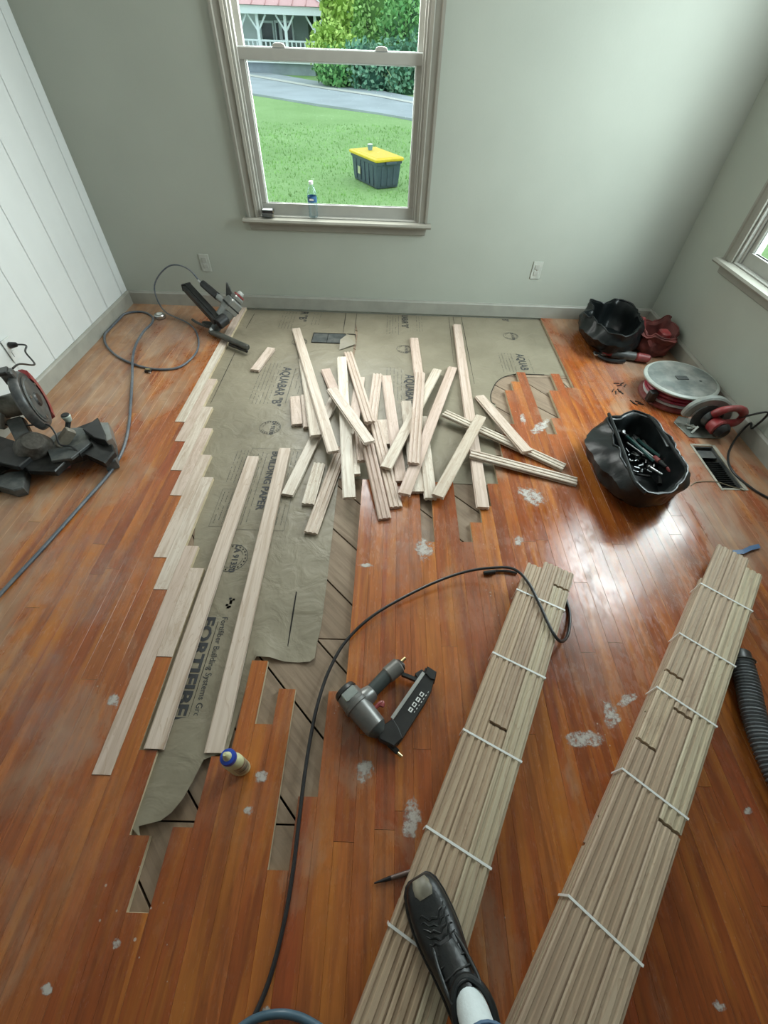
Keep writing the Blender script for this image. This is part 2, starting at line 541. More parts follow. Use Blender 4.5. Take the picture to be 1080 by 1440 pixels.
# ================================================================== ROOM SHELL
W = 4.096          # room width (left wall x = 0)
H = 2.5
YB = -6.2          # rear wall behind the photographer
BB = 0.098         # baseboard height
TH = 0.14
# the two windows: opening in wall-plane coordinates (along the wall, height)
OX0, OX1, OZ0, OZ1 = 1.125, 2.213, 0.612, 2.10
RY0, RY1 = -1.655, -0.565      # right window opening


def shell():
    mb = MB()
    def wb(x0, x1, z0, z1): mb.box(((x0 + x1) / 2, TH / 2, (z0 + z1) / 2), (x1 - x0, TH, z1 - z0))
    wb(-.12, OX0, -.06, H); wb(OX1, W + .12, -.06, H); wb(OX0, OX1, -.06, OZ0); wb(OX0, OX1, OZ1, H)
    struct(mb.build('wall_back', M_wall))
    mb = MB()
    def wr(y0, y1, z0, z1): mb.box((W + TH / 2, (y0 + y1) / 2, (z0 + z1) / 2), (TH, y1 - y0, z1 - z0))
    wr(YB, RY0, -.06, H); wr(RY1, 0, -.06, H); wr(RY0, RY1, -.06, OZ0); wr(RY0, RY1, OZ1, H)
    struct(mb.build('wall_right', M_wall))
    mb = MB().box((-.0570, YB / 2, H / 2 - .03), (.11, -YB, H + .06))
    wl = struct(mb.build('wall_left', M_panel))
    # grooved boards of the left wall
    ys = [-.012, -.10, -.335, -.575, -.815, -1.055, -1.325, -1.56, -1.80, -2.04, -2.28, -2.52, -2.76, -3.0, -3.24, -3.48, -3.72]
    k = 0
    for a, b in zip(ys[:-1], ys[1:]):
        g = .006 if k % 2 else .011
        p = MB().prism([(0, 0), (a - b - g, 0), (a - b - g - .004, .0026), (.004, .0026)], 0, H - BB + .005)
        me = p.mesh('wall_board', M_panel)
        o = link('wall_board', me, wl, (0, b + g, BB - .008))
        o.rotation_euler = (0, 0, PI / 2)
        o.location.x = .0005 - wl.location.x
        k += 1
    # rest of that wall behind the photographer
    q = MB().box((-.003, (ys[-1] + YB) / 2, H / 2 + .03), (.007, ys[-1] - YB, H - .1)); part(q, 'wall_board', M_panel, wl)
    struct(MB().box((W / 2, YB - .05, H / 2), (W + .24, .1, H + .1)).build('wall_rear', mat('rear_wall_brown', (.12, .10, .08), .7)))  # unseen wall, its tone made dark to cut bounce onto the foreground
    struct(MB().box((W / 2, YB / 2, H + .05), (W + .24, -YB + .3, .1)).build('ceiling', M_panel))
    prof = [(0, 0), (.014, 0), (.014, BB - .014), (.009, BB - .006), (.007, BB), (0, BB)]
    def base(name, p, q, nrm):
        mb = MB(); p = Vector(p); q = Vector(q); n = Vector(nrm)
        mb.rings([[v + n * a + Vector((0, 0, b)) for a, b in prof] for v in (p, q)])
        struct(mb.build(name, M_base))
    base('baseboard_back', (.014, -.0005, 0), (W - .014, -.0005, 0), (0, -1, 0))
    base('baseboard_left', (.0015, -.0005, 0), (.0015, YB + .01, 0), (1, 0, 0))
    base('baseboard_right', (W - .0005, YB + .01, 0), (W - .0005, -.0005, 0), (-1, 0, 0))


shell()


def window(name, M):
    """a single-hung window in local coordinates: x along the wall, y outward, z up; opening centred on x = 0"""
    w = (OX1 - OX0) / 2
    root = bpy.data.objects.new(name, None); COL.objects.link(root); root['kind'] = 'structure'
    root.matrix_world = M
    def pt(mb, n, m, bev=0.0, par=None):
        me = mb.mesh(n, m, bevel=bev)
        o = bpy.data.objects.new(n, me); COL.objects.link(o); o.parent = par or root
        return o
    cw = .070
    for s in (-1, 1):
        mb = MB()
        prof = [(w - .004, -.004), (w - .004, -.014), (w + .012, -.020), (w + .018, -.012), (w + cw - .02, -.016), (w + cw - .014, -.024), (w + cw, -.024), (w + cw, -.0008), (w - .004, -.0008)]
        mb.rings([[(s * a, b, z) for a, b in prof] for z in (OZ0 + .001, OZ1 + .06)])
        pt(mb, 'casing', M_trim)
    pt(MB().box((0, -.0125, OZ1 + .03 + .065), (2 * (w + cw) + .02, .023, .075)), 'casing', M_trim, .003)
    # stool (inner sill) and apron
    mb = MB()
    mb.rings([[(x, -.062, OZ0 - .022), (x, -.068, OZ0 - .012), (x, -.062, OZ0), (x, -.001, OZ0), (x, -.001, OZ0 - .022)] for x in (-w - cw - .025, w + cw + .025)])
    pt(mb, 'stool', M_trim)
    pt(MB().box((0, .065, OZ0 + .004), (2 * w - .002, .13, .008)), 'inner_sill', M_sash, .002)
    pt(MB().prism([(-w - cw, 0), (w + cw, 0), (w + cw - .008, -.05), (-w - cw + .008, -.05)], .001, .018,
                  Matrix.Translation((0, 0, OZ0 - .0225)) @ Matrix.Rotation(PI / 2, 4, 'X')), 'apron', M_trim, .003)
    # frame jambs
    for s in (-1, 1):
        pt(MB().box((s * (w - .010), .062, (OZ0 + OZ1) / 2), (.018, .12, OZ1 - OZ0 - .004)), 'jamb', M_sash, .002)
        pt(MB().box((s * (w - .024), .028, (OZ0 + OZ1) / 2), (.016, .012, OZ1 - OZ0 - .006)), 'side_stop', M_sash, .002)
    pt(MB().box((0, .062, OZ1 - .01), (2 * w - .04, .12, .018)), 'head', M_sash, .002)
    pt(MB().box((0, .10, OZ0 + .014), (2 * w - .04, .06, .026)), 'outer_sill', M_sashw, .002)
    zm0, zm1 = 1.352, 1.398
    # lower sash
    ls = pt(MB().box((0, .052, OZ0 + .040), (2 * w - .03, .034, .066), ch=.004), 'lower_sash', M_sash)
    for s in (-1, 1): pt(MB().box((s * (w - .044), .0525, (OZ0 + .073 + zm1 - .022) / 2), (.040, .031, zm1 - OZ0 - .095), ch=.004), 'stile', M_sash, par=ls)
    pt(MB().box((0, .050, (zm0 + zm1) / 2), (2 * w - .05, .040, zm1 - zm0), ch=.004), 'meeting_rail', M_sash, par=ls)
    pt(MB().box((0, .050, zm1 + .002), (2 * w - .055, .026, .006)), 'rail_lip', M_sashw, par=ls)
    gz0, gz1, gx = OZ0 + .070, zm0, w - .066
    mb = MB()
    for s in (-1, 1): mb.box((s * (gx), .056, (gz0 + gz1) / 2), (.006, .016, gz1 - gz0))
    mb.box((0, .056, gz0), (2 * gx, .016, .006)); mb.box((0, .056, gz1), (2 * gx, .016, .004))
    pt(mb, 'glazing_bead', M_sashw, par=ls)
    pt(MB().box((0, .058, (gz0 + gz1) / 2), (2 * gx, .003, gz1 - gz0)), 'pane', M_glass, par=ls)
    for s in (-.42, .42):
        mb = MB().prism([(-.036, 0), (.036, 0), (.030, .012), (.018, .018), (-.018, .018), (-.030, .012)], -.012, .012,
                        Matrix.Translation((s * 2 * w * .66 / .66 * .62, .042, zm1 + .003)) @ Matrix.Rotation(PI / 2, 4, 'X'), .002)
        pt(mb, 'sash_lock', M_sash, par=ls)
    # upper sash (further out)
    us = pt(MB().box((0, .088, zm0 + .012), (2 * w - .05, .030, .040), ch=.003), 'upper_sash', M_sashw)
    for s in (-1, 1): pt(MB().box((s * (w - .042), .088, (zm1 + OZ1) / 2 + .0), (.036, .027, OZ1 - zm0 - .02), ch=.003), 'stile', M_sash, par=us)
    pt(MB().box((0, .088, OZ1 - .035), (2 * w - .05, .030, .040), ch=.003), 'top_rail', M_sash, par=us)
    pt(MB().box((0, .092, (zm0 + OZ1) / 2), (2 * w - .12, .003, OZ1 - zm0 - .08)), 'pane', M_glass, par=us)


window('window_1', Matrix.Translation(((OX0 + OX1) / 2, 0, 0)))
window('window_2', Matrix.Translation((W, (RY0 + RY1) / 2, 0)) @ Matrix.Rotation(-PI / 2, 4, 'Z'))

# ================================================================== FLOOR
PW = .057          # width of one strip
PT = .0185
floor = MB().box((W / 2, (YB + .05) / 2, -.075), (W + .2, -YB + .1, .05)).build('floor', M_dark)
floor['kind'] = 'structure'


def strip_mesh(name, m, gap=.00012, ch=.0005):
    a, b = gap, PW - gap
    prof = [(a, -PT), (b, -PT), (b, -ch), (b - ch, 0), (a + ch, 0), (a, -ch)]
    me = MB().rings([[(x, y, z) for x, z in prof] for y in (0.0004, .9996)]).mesh(name, m)
    me.materials.append(M_edge)
    for p in me.polygons:
        if p.normal.z < .3: p.material_index = 1
    return me


me_old = strip_mesh('floor_plank', M_old)
me_new = strip_mesh('new_floor_plank', M_new, .0004, .0006)


def strip(me, name, k, y0, y1, z=0.0):
    """strip in column k from y0 (near) to y1 (far)"""
    o = link(name, me, floor, (k * PW, y0, z))
    o.scale = (1, y1 - y0, 1)
    return o


TOP = -.0135       # planks stop under the baseboard
# old planks start (far end) at these y for the columns of the torn-up patch
old_top = {15: -1.49, 16: -1.657, 17: -1.88, 18: -2.051, 19: -2.407, 20: -2.56, 21: -3.195, 22: -2.83, 23: -3.125, 24: -3.335, 25: -3.491,
           26: -3.314, 27: -3.136, 28: -2.832, 29: -3.04, 30: -2.927, 31: -3.40, 32: -3.233, 33: -2.93, 34: -1.898, 35: -1.898, 36: -1.898,
           37: -1.90, 38: -1.895, 39: -2.275, 40: -1.90, 41: -1.895, 42: -2.27, 43: -2.155, 44: -2.05, 45: -1.898, 46: -1.72, 47: -1.50,
           48: -1.40, 49: -1.055, 50: -.95, 51: -.832, 52: -1.483, 53: -1.33, 54: -1.04, 55: -.838, 56: -1.0}
YN = -4.35
rnd = random.Random(4)
n_old = 0
rest = MB()
for k in range(0, 72):
    x1 = min((k + 1) * PW, W)
    y = old_top.get(k, TOP)
    first = True
    while y > YN + .05:
        L = rnd.uniform(.75, 2.0)
        if first and k not in old_top: L *= rnd.uniform(.3, 1)
        y0 = max(y - L, YN)
        if y0 - YN < .3: y0 = YN
        # the floor register sits in a notch of columns 66 to 67
        segs = [(y0, y)]
        if k in (66, 67):
            segs = []
            if y > -1.545: segs.append((max(y0, -1.545), y))
            if y0 < -1.875: segs.append((y0, min(y, -1.875)))
            segs = [s for s in segs if s[1] - s[0] > .02]
        for a, b in segs:
            strip(me_old, 'floor_plank', k, a, b, rnd.uniform(-.0003, .0002)); n_old += 1
        y = y0; first = False
    rest.box(((k + .5) * PW, (YN + YB) / 2, -PT / 2), (PW - .001, YN - YB - .003, PT))
print('old planks', n_old)
ro = part(rest, 'floor_planks_behind', M_old, floor); ro['kind'] = 'stuff'

# newly laid pale planks, one or two per column
NEW = {15: [(-.0135, -.62), (-.62, -1.49)], 16: [(-1.045, -1.657)], 17: [(-1.34, -1.88)], 18: [(-1.538, -2.051)],
       19: [(-1.758, -2.407)], 20: [(-1.922, -2.56)], 21: [(-2.343, -3.195)], 22: [(-2.455, -2.83)]}
for k, l in NEW.items():
    for b, a in l:
        o = strip(me_new, 'new_floor_plank', k, a, b, .0022)
# second rows seen between the zigzag ends
# ------------------------------------------------ diagonal subfloor boards
def subfloor():
    gap = .0085
    cs = -.38; dc = .2705
    joints = [.02, -.86, -1.66, -2.735, -3.30, -3.75]
    zt, zb = -.0195, -.038
    k0 = -8
    for k in range(-9, 16):
        c0 = cs + k * dc; c1 = c0 + dc - gap
        off = .41 * (k % 2)
        js = joints
        for a, b in zip(js[:-1], js[1:]):
            a2, b2 = a - .0022, b + .0022
            vs = []
            for z in (zb, zt):
                vs += [(c0 - a2, a2, z), (c1 - a2, a2, z), (c1 - b2, b2, z), (c0 - b2, b2, z)]
            if max(v[0] for v in vs) < .82 or min(v[0] for v in vs) > 3.42: continue
            # keep only boards under the torn-up patch
            if a < -2.6 and min(v[0] for v in vs) > 2.2: continue
            if a < -1.6 and max(v[0] for v in vs) < 1.0: continue
            mb = MB(); mb.v = [(max(.75, min(3.5, x)), y, z) for x, y, z in vs]
            mb.f = [(0, 1, 2, 3), (4, 7, 6, 5), (0, 4, 5, 1), (1, 5, 6, 2), (2, 6, 7, 3), (3, 7, 4, 0)]
            part(mb, 'subfloor_board', M_sub, floor, bevel=.001)


subfloor()


# ------------------------------------------------ kraft paper sheets
def pz(x, y):
    v = noise.noise(Vector((x * 5.0, y * 5.0, 3.1))) * .9 + noise.noise(Vector((x * 13, y * 11, 7.7))) * .5
    return -.0178 + max(0, v) * .0022


def in_poly(x, y, poly):
    c = False; j = len(poly) - 1
    for i in range(len(poly)):
        xi, yi = poly[i]; xj, yj = poly[j]
        if (yi > y) != (yj > y) and x < (xj - xi) * (y - yi) / (yj - yi) + xi: c = not c
        j = i
    return c


def sheet(name, poly, label, holes=(), step=.03, curl=None, dz=0.0):
    pts = []; edges = []
    def ring(r):
        n0 = len(pts); dense = []
        for i in range(len(r)):
            a = Vector(r[i]); b = Vector(r[(i + 1) % len(r)])
            k = max(1, int((b - a).length / step))
            for j in range(k): dense.append(a.lerp(b, j / k))
        pts.extend(dense)
        edges.extend((n0 + i, n0 + (i + 1) % len(dense)) for i in range(len(dense)))
    ring(poly)
    for h in holes: ring(h)
    xs = [p[0] for p in poly]; ys = [p[1] for p in poly]
    x = min(xs)
    r2 = random.Random(5)
    while x < max(xs):
        y = min(ys)
        while y < max(ys):
            q = (x + r2.uniform(-.3, .3) * step, y + r2.uniform(-.3, .3) * step)
            if in_poly(q[0], q[1], poly) and not any(in_poly(q[0], q[1], h) for h in holes): pts.append(Vector(q))
            y += step
        x += step
    vs, es, fs, *_ = delaunay_2d_cdt(pts, edges, [], 0, 1e-5)
    keep = []
    for f in fs:
        cx = sum(vs[i].x for i in f) / len(f); cy = sum(vs[i].y for i in f) / len(f)
        if in_poly(cx, cy, poly) and not any(in_poly(cx, cy, h) for h in holes): keep.append(tuple(f))
    mb = MB(); mb.v = [(v.x, v.y, pz(v.x, v.y) + dz + (curl(v.x, v.y) if curl else 0)) for v in vs]; mb.f = keep
    o = mb.build(name, M_paper, smooth=True, origin=(0, 0, 0))
    return tag(o, label, 'paper', 'kraft paper sheets in the torn-up patch')


def curlL(x, y):
    z = 0
    # lifted tongue at the lower left and lifted lower right edge
    d = math.hypot(x - 1.395, y + 3.345)
    if y < -3.0 and x < 1.62:
        t = (-3.0 - y) / .35
        z += max(0, t) * max(0, (x - 1.30)) * .16
    if y < -2.70 and x > 1.60: z += (-2.70 - y) ** 2 * (.55 + .5 * math.sin(x * 28)) * 1.1
    return z


def xy(u, v, z=-.018):
    p = P(u, v, z); return (p.x, p.y)


polyL = [(.90, -.008), (1.79, -.008), (1.80, -1.0), (1.815, -1.9), xy(468.5, 742), xy(459.5, 820), xy(452, 880), xy(446, 905), xy(443, 927),
         xy(436, 932), xy(420, 932), xy(400, 931), xy(380, 926), xy(362, 925), xy(358, 928), (1.59, -2.95), (1.585, -3.12), xy(286, 1068, 0), xy(270, 1098, .008), xy(256, 1122, .014), xy(240, 1142, .012), xy(225, 1154, .006), xy(205, 1159, 0), xy(196, 1162, -.01),
         (1.40, -3.34), (1.365, -3.32), (1.35, -3.15), (1.31, -3.12), (1.29, -2.9), (1.24, -2.4), (1.14, -2.0), (1.02, -1.6), (.90, -1.0)]
DH = [(1.49, -.362), (1.80, -.352), (1.803, -.50), (1.488, -.515)]
sheetL = sheet('paper_sheet', polyL, 'large left sheet of printed kraft paper under the new pale boards, edges curling', curl=curlL)
polyM = [(1.765, -.008), (2.60, -.008), (2.63, -.9), (2.66, -1.895), (2.3, -1.885), (1.815, -1.88), (1.80, -1.2), (1.815, -.52), (1.815, -.34)]
sheetM = sheet('paper_sheet', polyM, 'middle sheet of printed kraft paper beneath the pile of loose boards', dz=.0007)
polyR = [(2.565, -.008), (3.2435, -.008), (3.2435, -.835), (3.10, -.828), (2.93, -.83), (2.86, -.85), (2.80, -.89), (2.755, -.95), (2.72, -1.03), (2.70, -1.10), (2.697, -1.17), (2.72, -1.19),
         (2.675, -1.45), (2.64, -1.62), (2.60, -1.895), (2.575, -1.9), (2.57, -.9)]
sheetR = sheet('paper_sheet', polyR, 'right sheet of printed kraft paper with a round-cut corner beside the exposed subfloor', dz=.0014)


def flat_part(mb, name, m, parent, dz):
    mb.v = [(x, y, pz(x, y) + dz) for x, y, _ in mb.v]
    return part(mb, name, m, parent)


def slit(parent, a, b, w=.004, dz=.0011):
    a = Vector((*a, 0)); b = Vector((*b, 0)); k = 10; n = (b - a).cross(Vector((0, 0, 1))).normalized()
    mb = MB(); vs = []
    for i in range(k + 1):
        p = a.lerp(b, i / k); ww = w * (.5 + .5 * math.sin(PI * min(1, i / k + .15)))
        vs += [p - n * ww / 2, p + n * ww / 2]
    mb.add(vs, [(2 * i, 2 * i + 1, 2 * i + 3, 2 * i + 2) for i in range(k)])
    return flat_part(mb, 'knife_cut', M_dark, parent, dz)


slit(sheetL, xy(331, 495), xy(296, 568)); slit(sheetL, xy(417, 832), xy(402, 926), .006); slit(sheetL, xy(358, 441), xy(346, 462))
slit(sheetM, (1.70, -.01), (1.705, -.34), .005, .0016); slit(sheetM, (1.786, -.012), (1.79, -.33), .003, .0016)
slit(sheetR, (2.62, -.012), xy(667, 540), .004, .002); slit(sheetM, (2.555, -.012), (2.545, -.75), .003, .0024)
slit(sheetM, (2.52, -.012), (2.50, -.72), .0025, .0016)


def text_on(parent, s, x, y, size, rot, dz=.0012, m=None, align='LEFT', bold=0.0, name='printed_lettering', sx=1.0):
    cu = bpy.data.curves.new('t', 'FONT'); cu.body = s; cu.size = size; cu.align_x = align; cu.resolution_u = 2; cu.offset = bold
    ob = bpy.data.objects.new('t', cu); COL.objects.link(ob)
    me = bpy.data.meshes.new_from_object(ob)
    bpy.data.objects.remove(ob); bpy.data.curves.remove(cu)
    c, sn = math.cos(rot), math.sin(rot)
    mb = MB()
    mb.v = [(x + v.co.x * sx * c - v.co.y * sn, y + v.co.x * sx * sn + v.co.y * c, 0) for v in me.vertices]
    mb.f = [tuple(p.vertices) for p in me.polygons]
    bpy.data.meshes.remove(me)
    return flat_part(mb, name, m or M_ink, parent, dz)


def lines_on(parent, x, y, w, h, n, dz=.0011, seed=1, vertical=True):
    """rows of tiny illegible print: broken strokes running along y"""
    r = random.Random(seed); mb = MB()
    for i in range(n):
        xx = x + w * (i + .5) / n; yy = y
        while yy > y - h:
            L = r.uniform(.004, .02)
            if r.random() < .8: mb.add([(xx - .0016, yy, 0), (xx + .0016, yy, 0), (xx + .0016, yy - L, 0), (xx - .0016, yy - L, 0)], [(0, 1, 2, 3)])
            yy -= L + .004
    o = flat_part(mb, 'small_print', M_ink2, parent, dz); o['kind'] = 'stuff'
    return o


def frame_on(parent, x0, y0, x1, y1, t=.0016, dz=.0011):
    mb = MB()
    for a, b, c, d in ((x0, y0, x1, y0 + t), (x0, y1 - t, x1, y1), (x0, y0, x0 + t, y1), (x1 - t, y0, x1, y1)):
        k = 8
        for i in range(k):
            if abs(c - a) > abs(d - b): q = (a + (c - a) * i / k, b, a + (c - a) * (i + 1) / k, d)
            else: q = (a, b + (d - b) * i / k, c, b + (d - b) * (i + 1) / k)
            mb.add([(q[0], q[1], 0), (q[2], q[1], 0), (q[2], q[3], 0), (q[0], q[3], 0)], [(0, 1, 2, 3)])
    return flat_part(mb, 'printed_frame', M_ink2, parent, dz)


def stamp(parent, x, y, r=.06, dz=.0012):
    mb = MB()
    for ra, rb in ((r, r - .0022), (r * .72, r * .72 - .0016)):
        k = 36
        vs = []
        for i in range(k):
            a = 2 * PI * i / k
            vs += [(x + ra * math.cos(a), y + ra * math.sin(a), 0), (x + rb * math.cos(a), y + rb * math.sin(a), 0)]
        mb.add(vs, [(2 * i, 2 * i + 1, (2 * i + 3) % (2 * k), (2 * i + 2) % (2 * k)) for i in range(k) if not (ra < r and i % 9 < 2)])
    for i in range(22):
        a = 2 * PI * i / 22; q = r * .86
        if 8 < i < 13: continue
        mb.box((x + q * math.cos(a), y + q * math.sin(a), 0), (.006, .006, .0001))
    mb.v = [(a, b, 0) for a, b, _ in mb.v]
    flat_part(mb, 'printed_stamp', M_ink, parent, dz)
    text_on(parent, 'LA 91350', x + .005, y + r * 1.0, r * .52, -PI / 2, dz + .0002, m=M_ink, bold=.0006)


def aqua(parent, x, y, dz, full=True, s='AQUABAR "B"', size=.082, sx=.86):
    text_on(parent, s, x, y, size, -PI / 2, dz, bold=.0012, sx=sx)


aqua(sheetL, 1.352, -.845, .0012)
lines_on(sheetL, 1.20, -.80, .14, .46, 6, seed=2); lines_on(sheetL, 1.455, -.86, .05, .40, 2, seed=3); frame_on(sheetL, 1.432, -1.25, 1.436, -.86)
text_on(sheetL, '"B"', 1.345, -.075, .085, -PI / 2, .0012, bold=.0012); text_on(sheetL, 'R', 1.345, -.012, .085, -PI / 2, .0012, bold=.0012)
lines_on(sheetL, 1.20, -.03, .12, .27, 5, seed=4); lines_on(sheetL, 1.44, -.03, .08, .2, 3, seed=5)
stamp(sheetL, 1.39, -1.49); stamp(sheetL, 1.405, -.50, .055); stamp(sheetL, 1.402, -2.385, .07)
# big label block at the lower left
frame_on(sheetL, 1.33, -2.23, 1.60, -1.67); frame_on(sheetL, 1.255, -2.22, 1.33, -1.98); lines_on(sheetL, 1.34, -1.70, .09, .5, 4, seed=6); lines_on(sheetL, 1.26, -2.0, .06, .2, 3, seed=11)
lines_on(sheetL, 1.25, -1.69, .075, .24, 4, seed=8)
text_on(sheetL, 'BUILDING PAPER', 1.445, -1.69, .05, -PI / 2, .0012, bold=.0012, sx=1.1)
lines_on(sheetL, 1.50, -1.69, .09, .5, 4, seed=7)
text_on(sheetL, 'Fortifiber Building Systems Group', 1.440, -2.66, .031, -PI / 2, .0012, m=M_ink, sx=.92)
text_on(sheetL, 'FORTIFIBER', 1.372, -2.66, .062, -PI / 2, .0012, bold=.0022, sx=1.28)
mb = MB()
for i in range(7):
    a = i * .9
    mb.box((1.455 + .013 * math.cos(a) * (i % 3), -2.60 + .020 * math.sin(a), 0), (.010, .008, .0001))
mb.v = [(a, b, 0) for a, b, _ in mb.v]
flat_part(mb, 'printed_emblem', M_ink, sheetL, .0012)
slit(sheetL, (1.428, -2.68), (1.425, -3.08), .002)
aqua(sheetM, 2.165, -.885, .0019); lines_on(sheetM, 2.03, -.80, .12, .4, 5, .0017, 9)
text_on(sheetM, 'UABAR "B"', 2.145, -.012, .072, -PI / 2, .0019, bold=.0012, sx=.62); lines_on(sheetM, 2.02, -.03, .11, .3, 5, .0017, 10); lines_on(sheetM, 2.25, -.03, .06, .25, 3, .0017, 12)
stamp(sheetM, 2.16, -.55, .055, .0019); frame_on(sheetM, 2.25, -1.2, 2.252, -.9, dz=.0018)
text_on(sheetR, 'AQUAB', 2.955, -.565, .078, -PI / 2, .0026, bold=.0012, sx=.8); lines_on(sheetR, 2.82, -.56, .11, .25, 5, .0024, 13)
text_on(sheetR, 'B"', 2.945, -.02, .07, -PI / 2, .0026, bold=.0012, sx=.6); stamp(sheetR, 2.965, -.30, .055, .0026)
lines_on(sheetR, 3.02, -.60, .03, .2, 1, .0024, 14)

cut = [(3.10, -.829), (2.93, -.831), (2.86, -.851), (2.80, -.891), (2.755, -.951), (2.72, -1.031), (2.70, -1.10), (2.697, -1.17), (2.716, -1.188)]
part(MB().tube(smooth_path([(a, b, -.0155) for a, b in cut], 4), .0022, 6), 'cut_edge_shadow', M_dark, sheetR)  # dark tube standing in for the shadow in the gap along the cut
# register opening in the paper: dark metal boot with a folded-back flap
bt = thing('floor_duct_boot', 'dark sheet metal floor duct opening cut through the kraft paper', 'duct', (1.65, -.43, -.0142))
part(MB().box((1.625, -.432, -.0148), (.27, .135, .0015)), 'duct_panel', M_dgrey, bt)
mb = MB()
mb.box((1.645, -.3625, -.0135), (.31, .004, .004)); mb.box((1.645, -.5035, -.0135), (.31, .004, .004)); mb.box((1.4905, -.433, -.0135), (.004, .14, .004)); mb.box((1.60, -.433, -.0135), (.003, .13, .0035)); mb.box((1.80, -.433, -.0135), (.004, .14, .004))
part(mb, 'duct_rim', M_blackm, bt)
fl = MB().rings([[(1.815, -.50, -.0125), (1.80, -.375, -.0125), (1.765, -.36, -.004)], [(1.816, -.502, -.012), (1.801, -.376, -.012), (1.765, -.362, -.0035)]])
fl = MB().add([(1.725, -.36, -.012), (1.80, -.43, .004), (1.812, -.52, -.006), (1.70, -.60, -.013), (1.70, -.50, .012), (1.74, -.44, .018)],
              [(0, 1, 5), (1, 2, 5), (2, 3, 4), (2, 4, 5)])
part(fl, 'paper_flap', M_paper, sheetM)

# ================================================================== LOOSE NEW BOARDS
BT = .019


def oak_mesh(name, m, tongue=True):
    h = PW / 2 - .0004
    prof = [(-h, 0), (h, 0), (h, -.0065), (h + .0055, -.0072), (h + .0055, -.0125), (h, -.013), (h, -BT + .003)]
    prof += [(h - .003, -BT), (.0175, -BT), (.0150, -BT + .0046), (.0085, -BT + .0046), (.0060, -BT), (-.0060, -BT), (-.0085, -BT + .0046), (-.0150, -BT + .0046), (-.0175, -BT), (-h + .004, -BT)]
    prof += [(-h, -BT + .003), (-h, -.013), (-h + .006, -.0125), (-h + .006, -.007), (-h, -.0065)]
    return MB().rings([[(x, y, z) for x, z in prof] for y in (0, 1)]).mesh(name, m)


me_oak = oak_mesh('oak_board', M_new)
me_bun = oak_mesh('bundle_board', M_bun)


def place_board(name, me, A, B, back, parent=None):
    """A, B: centre of the two ends on the upper face"""
    A = Vector(A); B = Vector(B); d = B - A; L = d.length; d.normalize()
    side = d.cross(Vector((0, 0, 1))).normalized(); up = side.cross(d)
    if back: side, up, off = -side, -up, up * -BT
    else: off = Vector()
    R = Matrix((side, d, up)).transposed().to_4x4()
    o = bpy.data.objects.new(name, me); COL.objects.link(o)
    o.location = A + off
    o.rotation_euler = R.to_euler()
    o.scale = (1, L, 1)
    if parent is not None:
        o.parent = parent; o.location = A + off - abs_loc(parent)
    return o


PILE = [
    ('L32', (2.5702, -0.1772, 0.0025, 2.5201, -2.0754, 0.0195), 0, 0),
    ('P3', (1.4883, -1.2026, 0.0025, 1.5438, -1.4727, 0.0025), 0, 1),
    ('P4', (1.55, -1.1799, 0.0025, 1.6131, -1.4922, 0.0025), 0, 1),
    ('P5', (1.2298, -0.6291, 0.0025, 1.1784, -0.9204, 0.0025), 0, 0),
    ('P6', (1.7389, -1.1492, 0.0025, 1.582, -2.0201, 0.0025), 0, 1),
    ('P7', (1.7053, -1.7887, 0.0025, 1.6858, -2.0741, 0.0025), 1, 0),
    ('P11', (1.638, -0.8798, 0.0025, 1.7527, -1.2331, 0.0286), 0, 0),
    ('P8', (1.8143, -1.656, 0.0025, 1.7229, -2.2455, 0.0025), 1, 0),
    ('P13', (1.8248, -1.349, 0.0025, 1.9009, -1.8998, 0.0371), 0, 1),
    ('P36', (1.9006, -1.5526, 0.0352, 1.9348, -1.8093, 0.0513), 1, 1),
    ('P14', (1.8728, -0.9635, 0.0025, 1.866, -1.5063, 0.0321), 0, 1),
    ('P15', (1.9793, -0.9141, 0.0025, 1.9572, -1.5078, 0.0025), 1, 0),
    ('P9', (1.7399, -0.7897, 0.0422, 1.8896, -2.0771, 0.0589), 0, 1),
    ('P21', (2.1668, -1.2104, 0.0025, 2.2134, -1.9898, 0.0217), 0, 2),
    ('P27', (2.0226, -1.406, 0.0025, 2.0438, -1.6202, 0.0025), 0, 3),
    ('P20', (2.2339, -0.4159, 0.0025, 2.2607, -1.0622, 0.0025), 0, 1),
    ('P23', (2.2568, -1.3588, 0.0025, 2.2743, -2.0308, 0.0233), 0, 0),
    ('P16', (2.0402, -0.9341, 0.0025, 2.1328, -1.9186, 0.0198), 0, 1),
    ('P25', (1.942, -1.6631, 0.0912, 2.0537, -2.164, 0.0195), 1, 1),
    ('P26', (1.983, -1.4523, 0.023, 2.1054, -2.0897, 0.0195), 1, 1),
    ('P2', (1.4735, -0.7501, 0.0025, 1.6718, -1.6131, 0.0417), 0, 2),
    ('P1', (1.3561, -0.3312, 0.003, 1.7841, -1.7695, 0.0691), 0, 0),
    ('P12', (1.7145, -1.1926, 0.062, 1.9679, -1.7429, 0.1169), 0, 0),
    ('P10', (1.7654, -0.6518, 0.0041, 1.9545, -1.4892, 0.052), 1, 1),
    ('P17', (2.3769, -0.8598, 0.0167, 2.0549, -1.8504, 0.0437), 0, 1),
    ('P18', (2.485, -0.8016, 0.0025, 2.1461, -2.0303, 0.0462), 0, 2),
    ('P19', (2.2546, -0.9409, 0.0394, 2.1898, -1.8265, 0.0618), 1, 0),
    ('T2', (2.4971, -1.7082, 0.0384, 3.0195, -1.8755, 0.0195), 1, 1),
    ('T1', (2.3828, -1.3631, 0.0408, 2.9814, -1.7729, 0.0195), 1, 1),
    ('P30', (2.5876, -1.4109, 0.0571, 2.3048, -2.0336, 0.0428), 0, 1),
    ('T4', (2.6239, -1.1262, 0.0025, 2.7878, -1.7136, 0.0659), 0, 1),
]
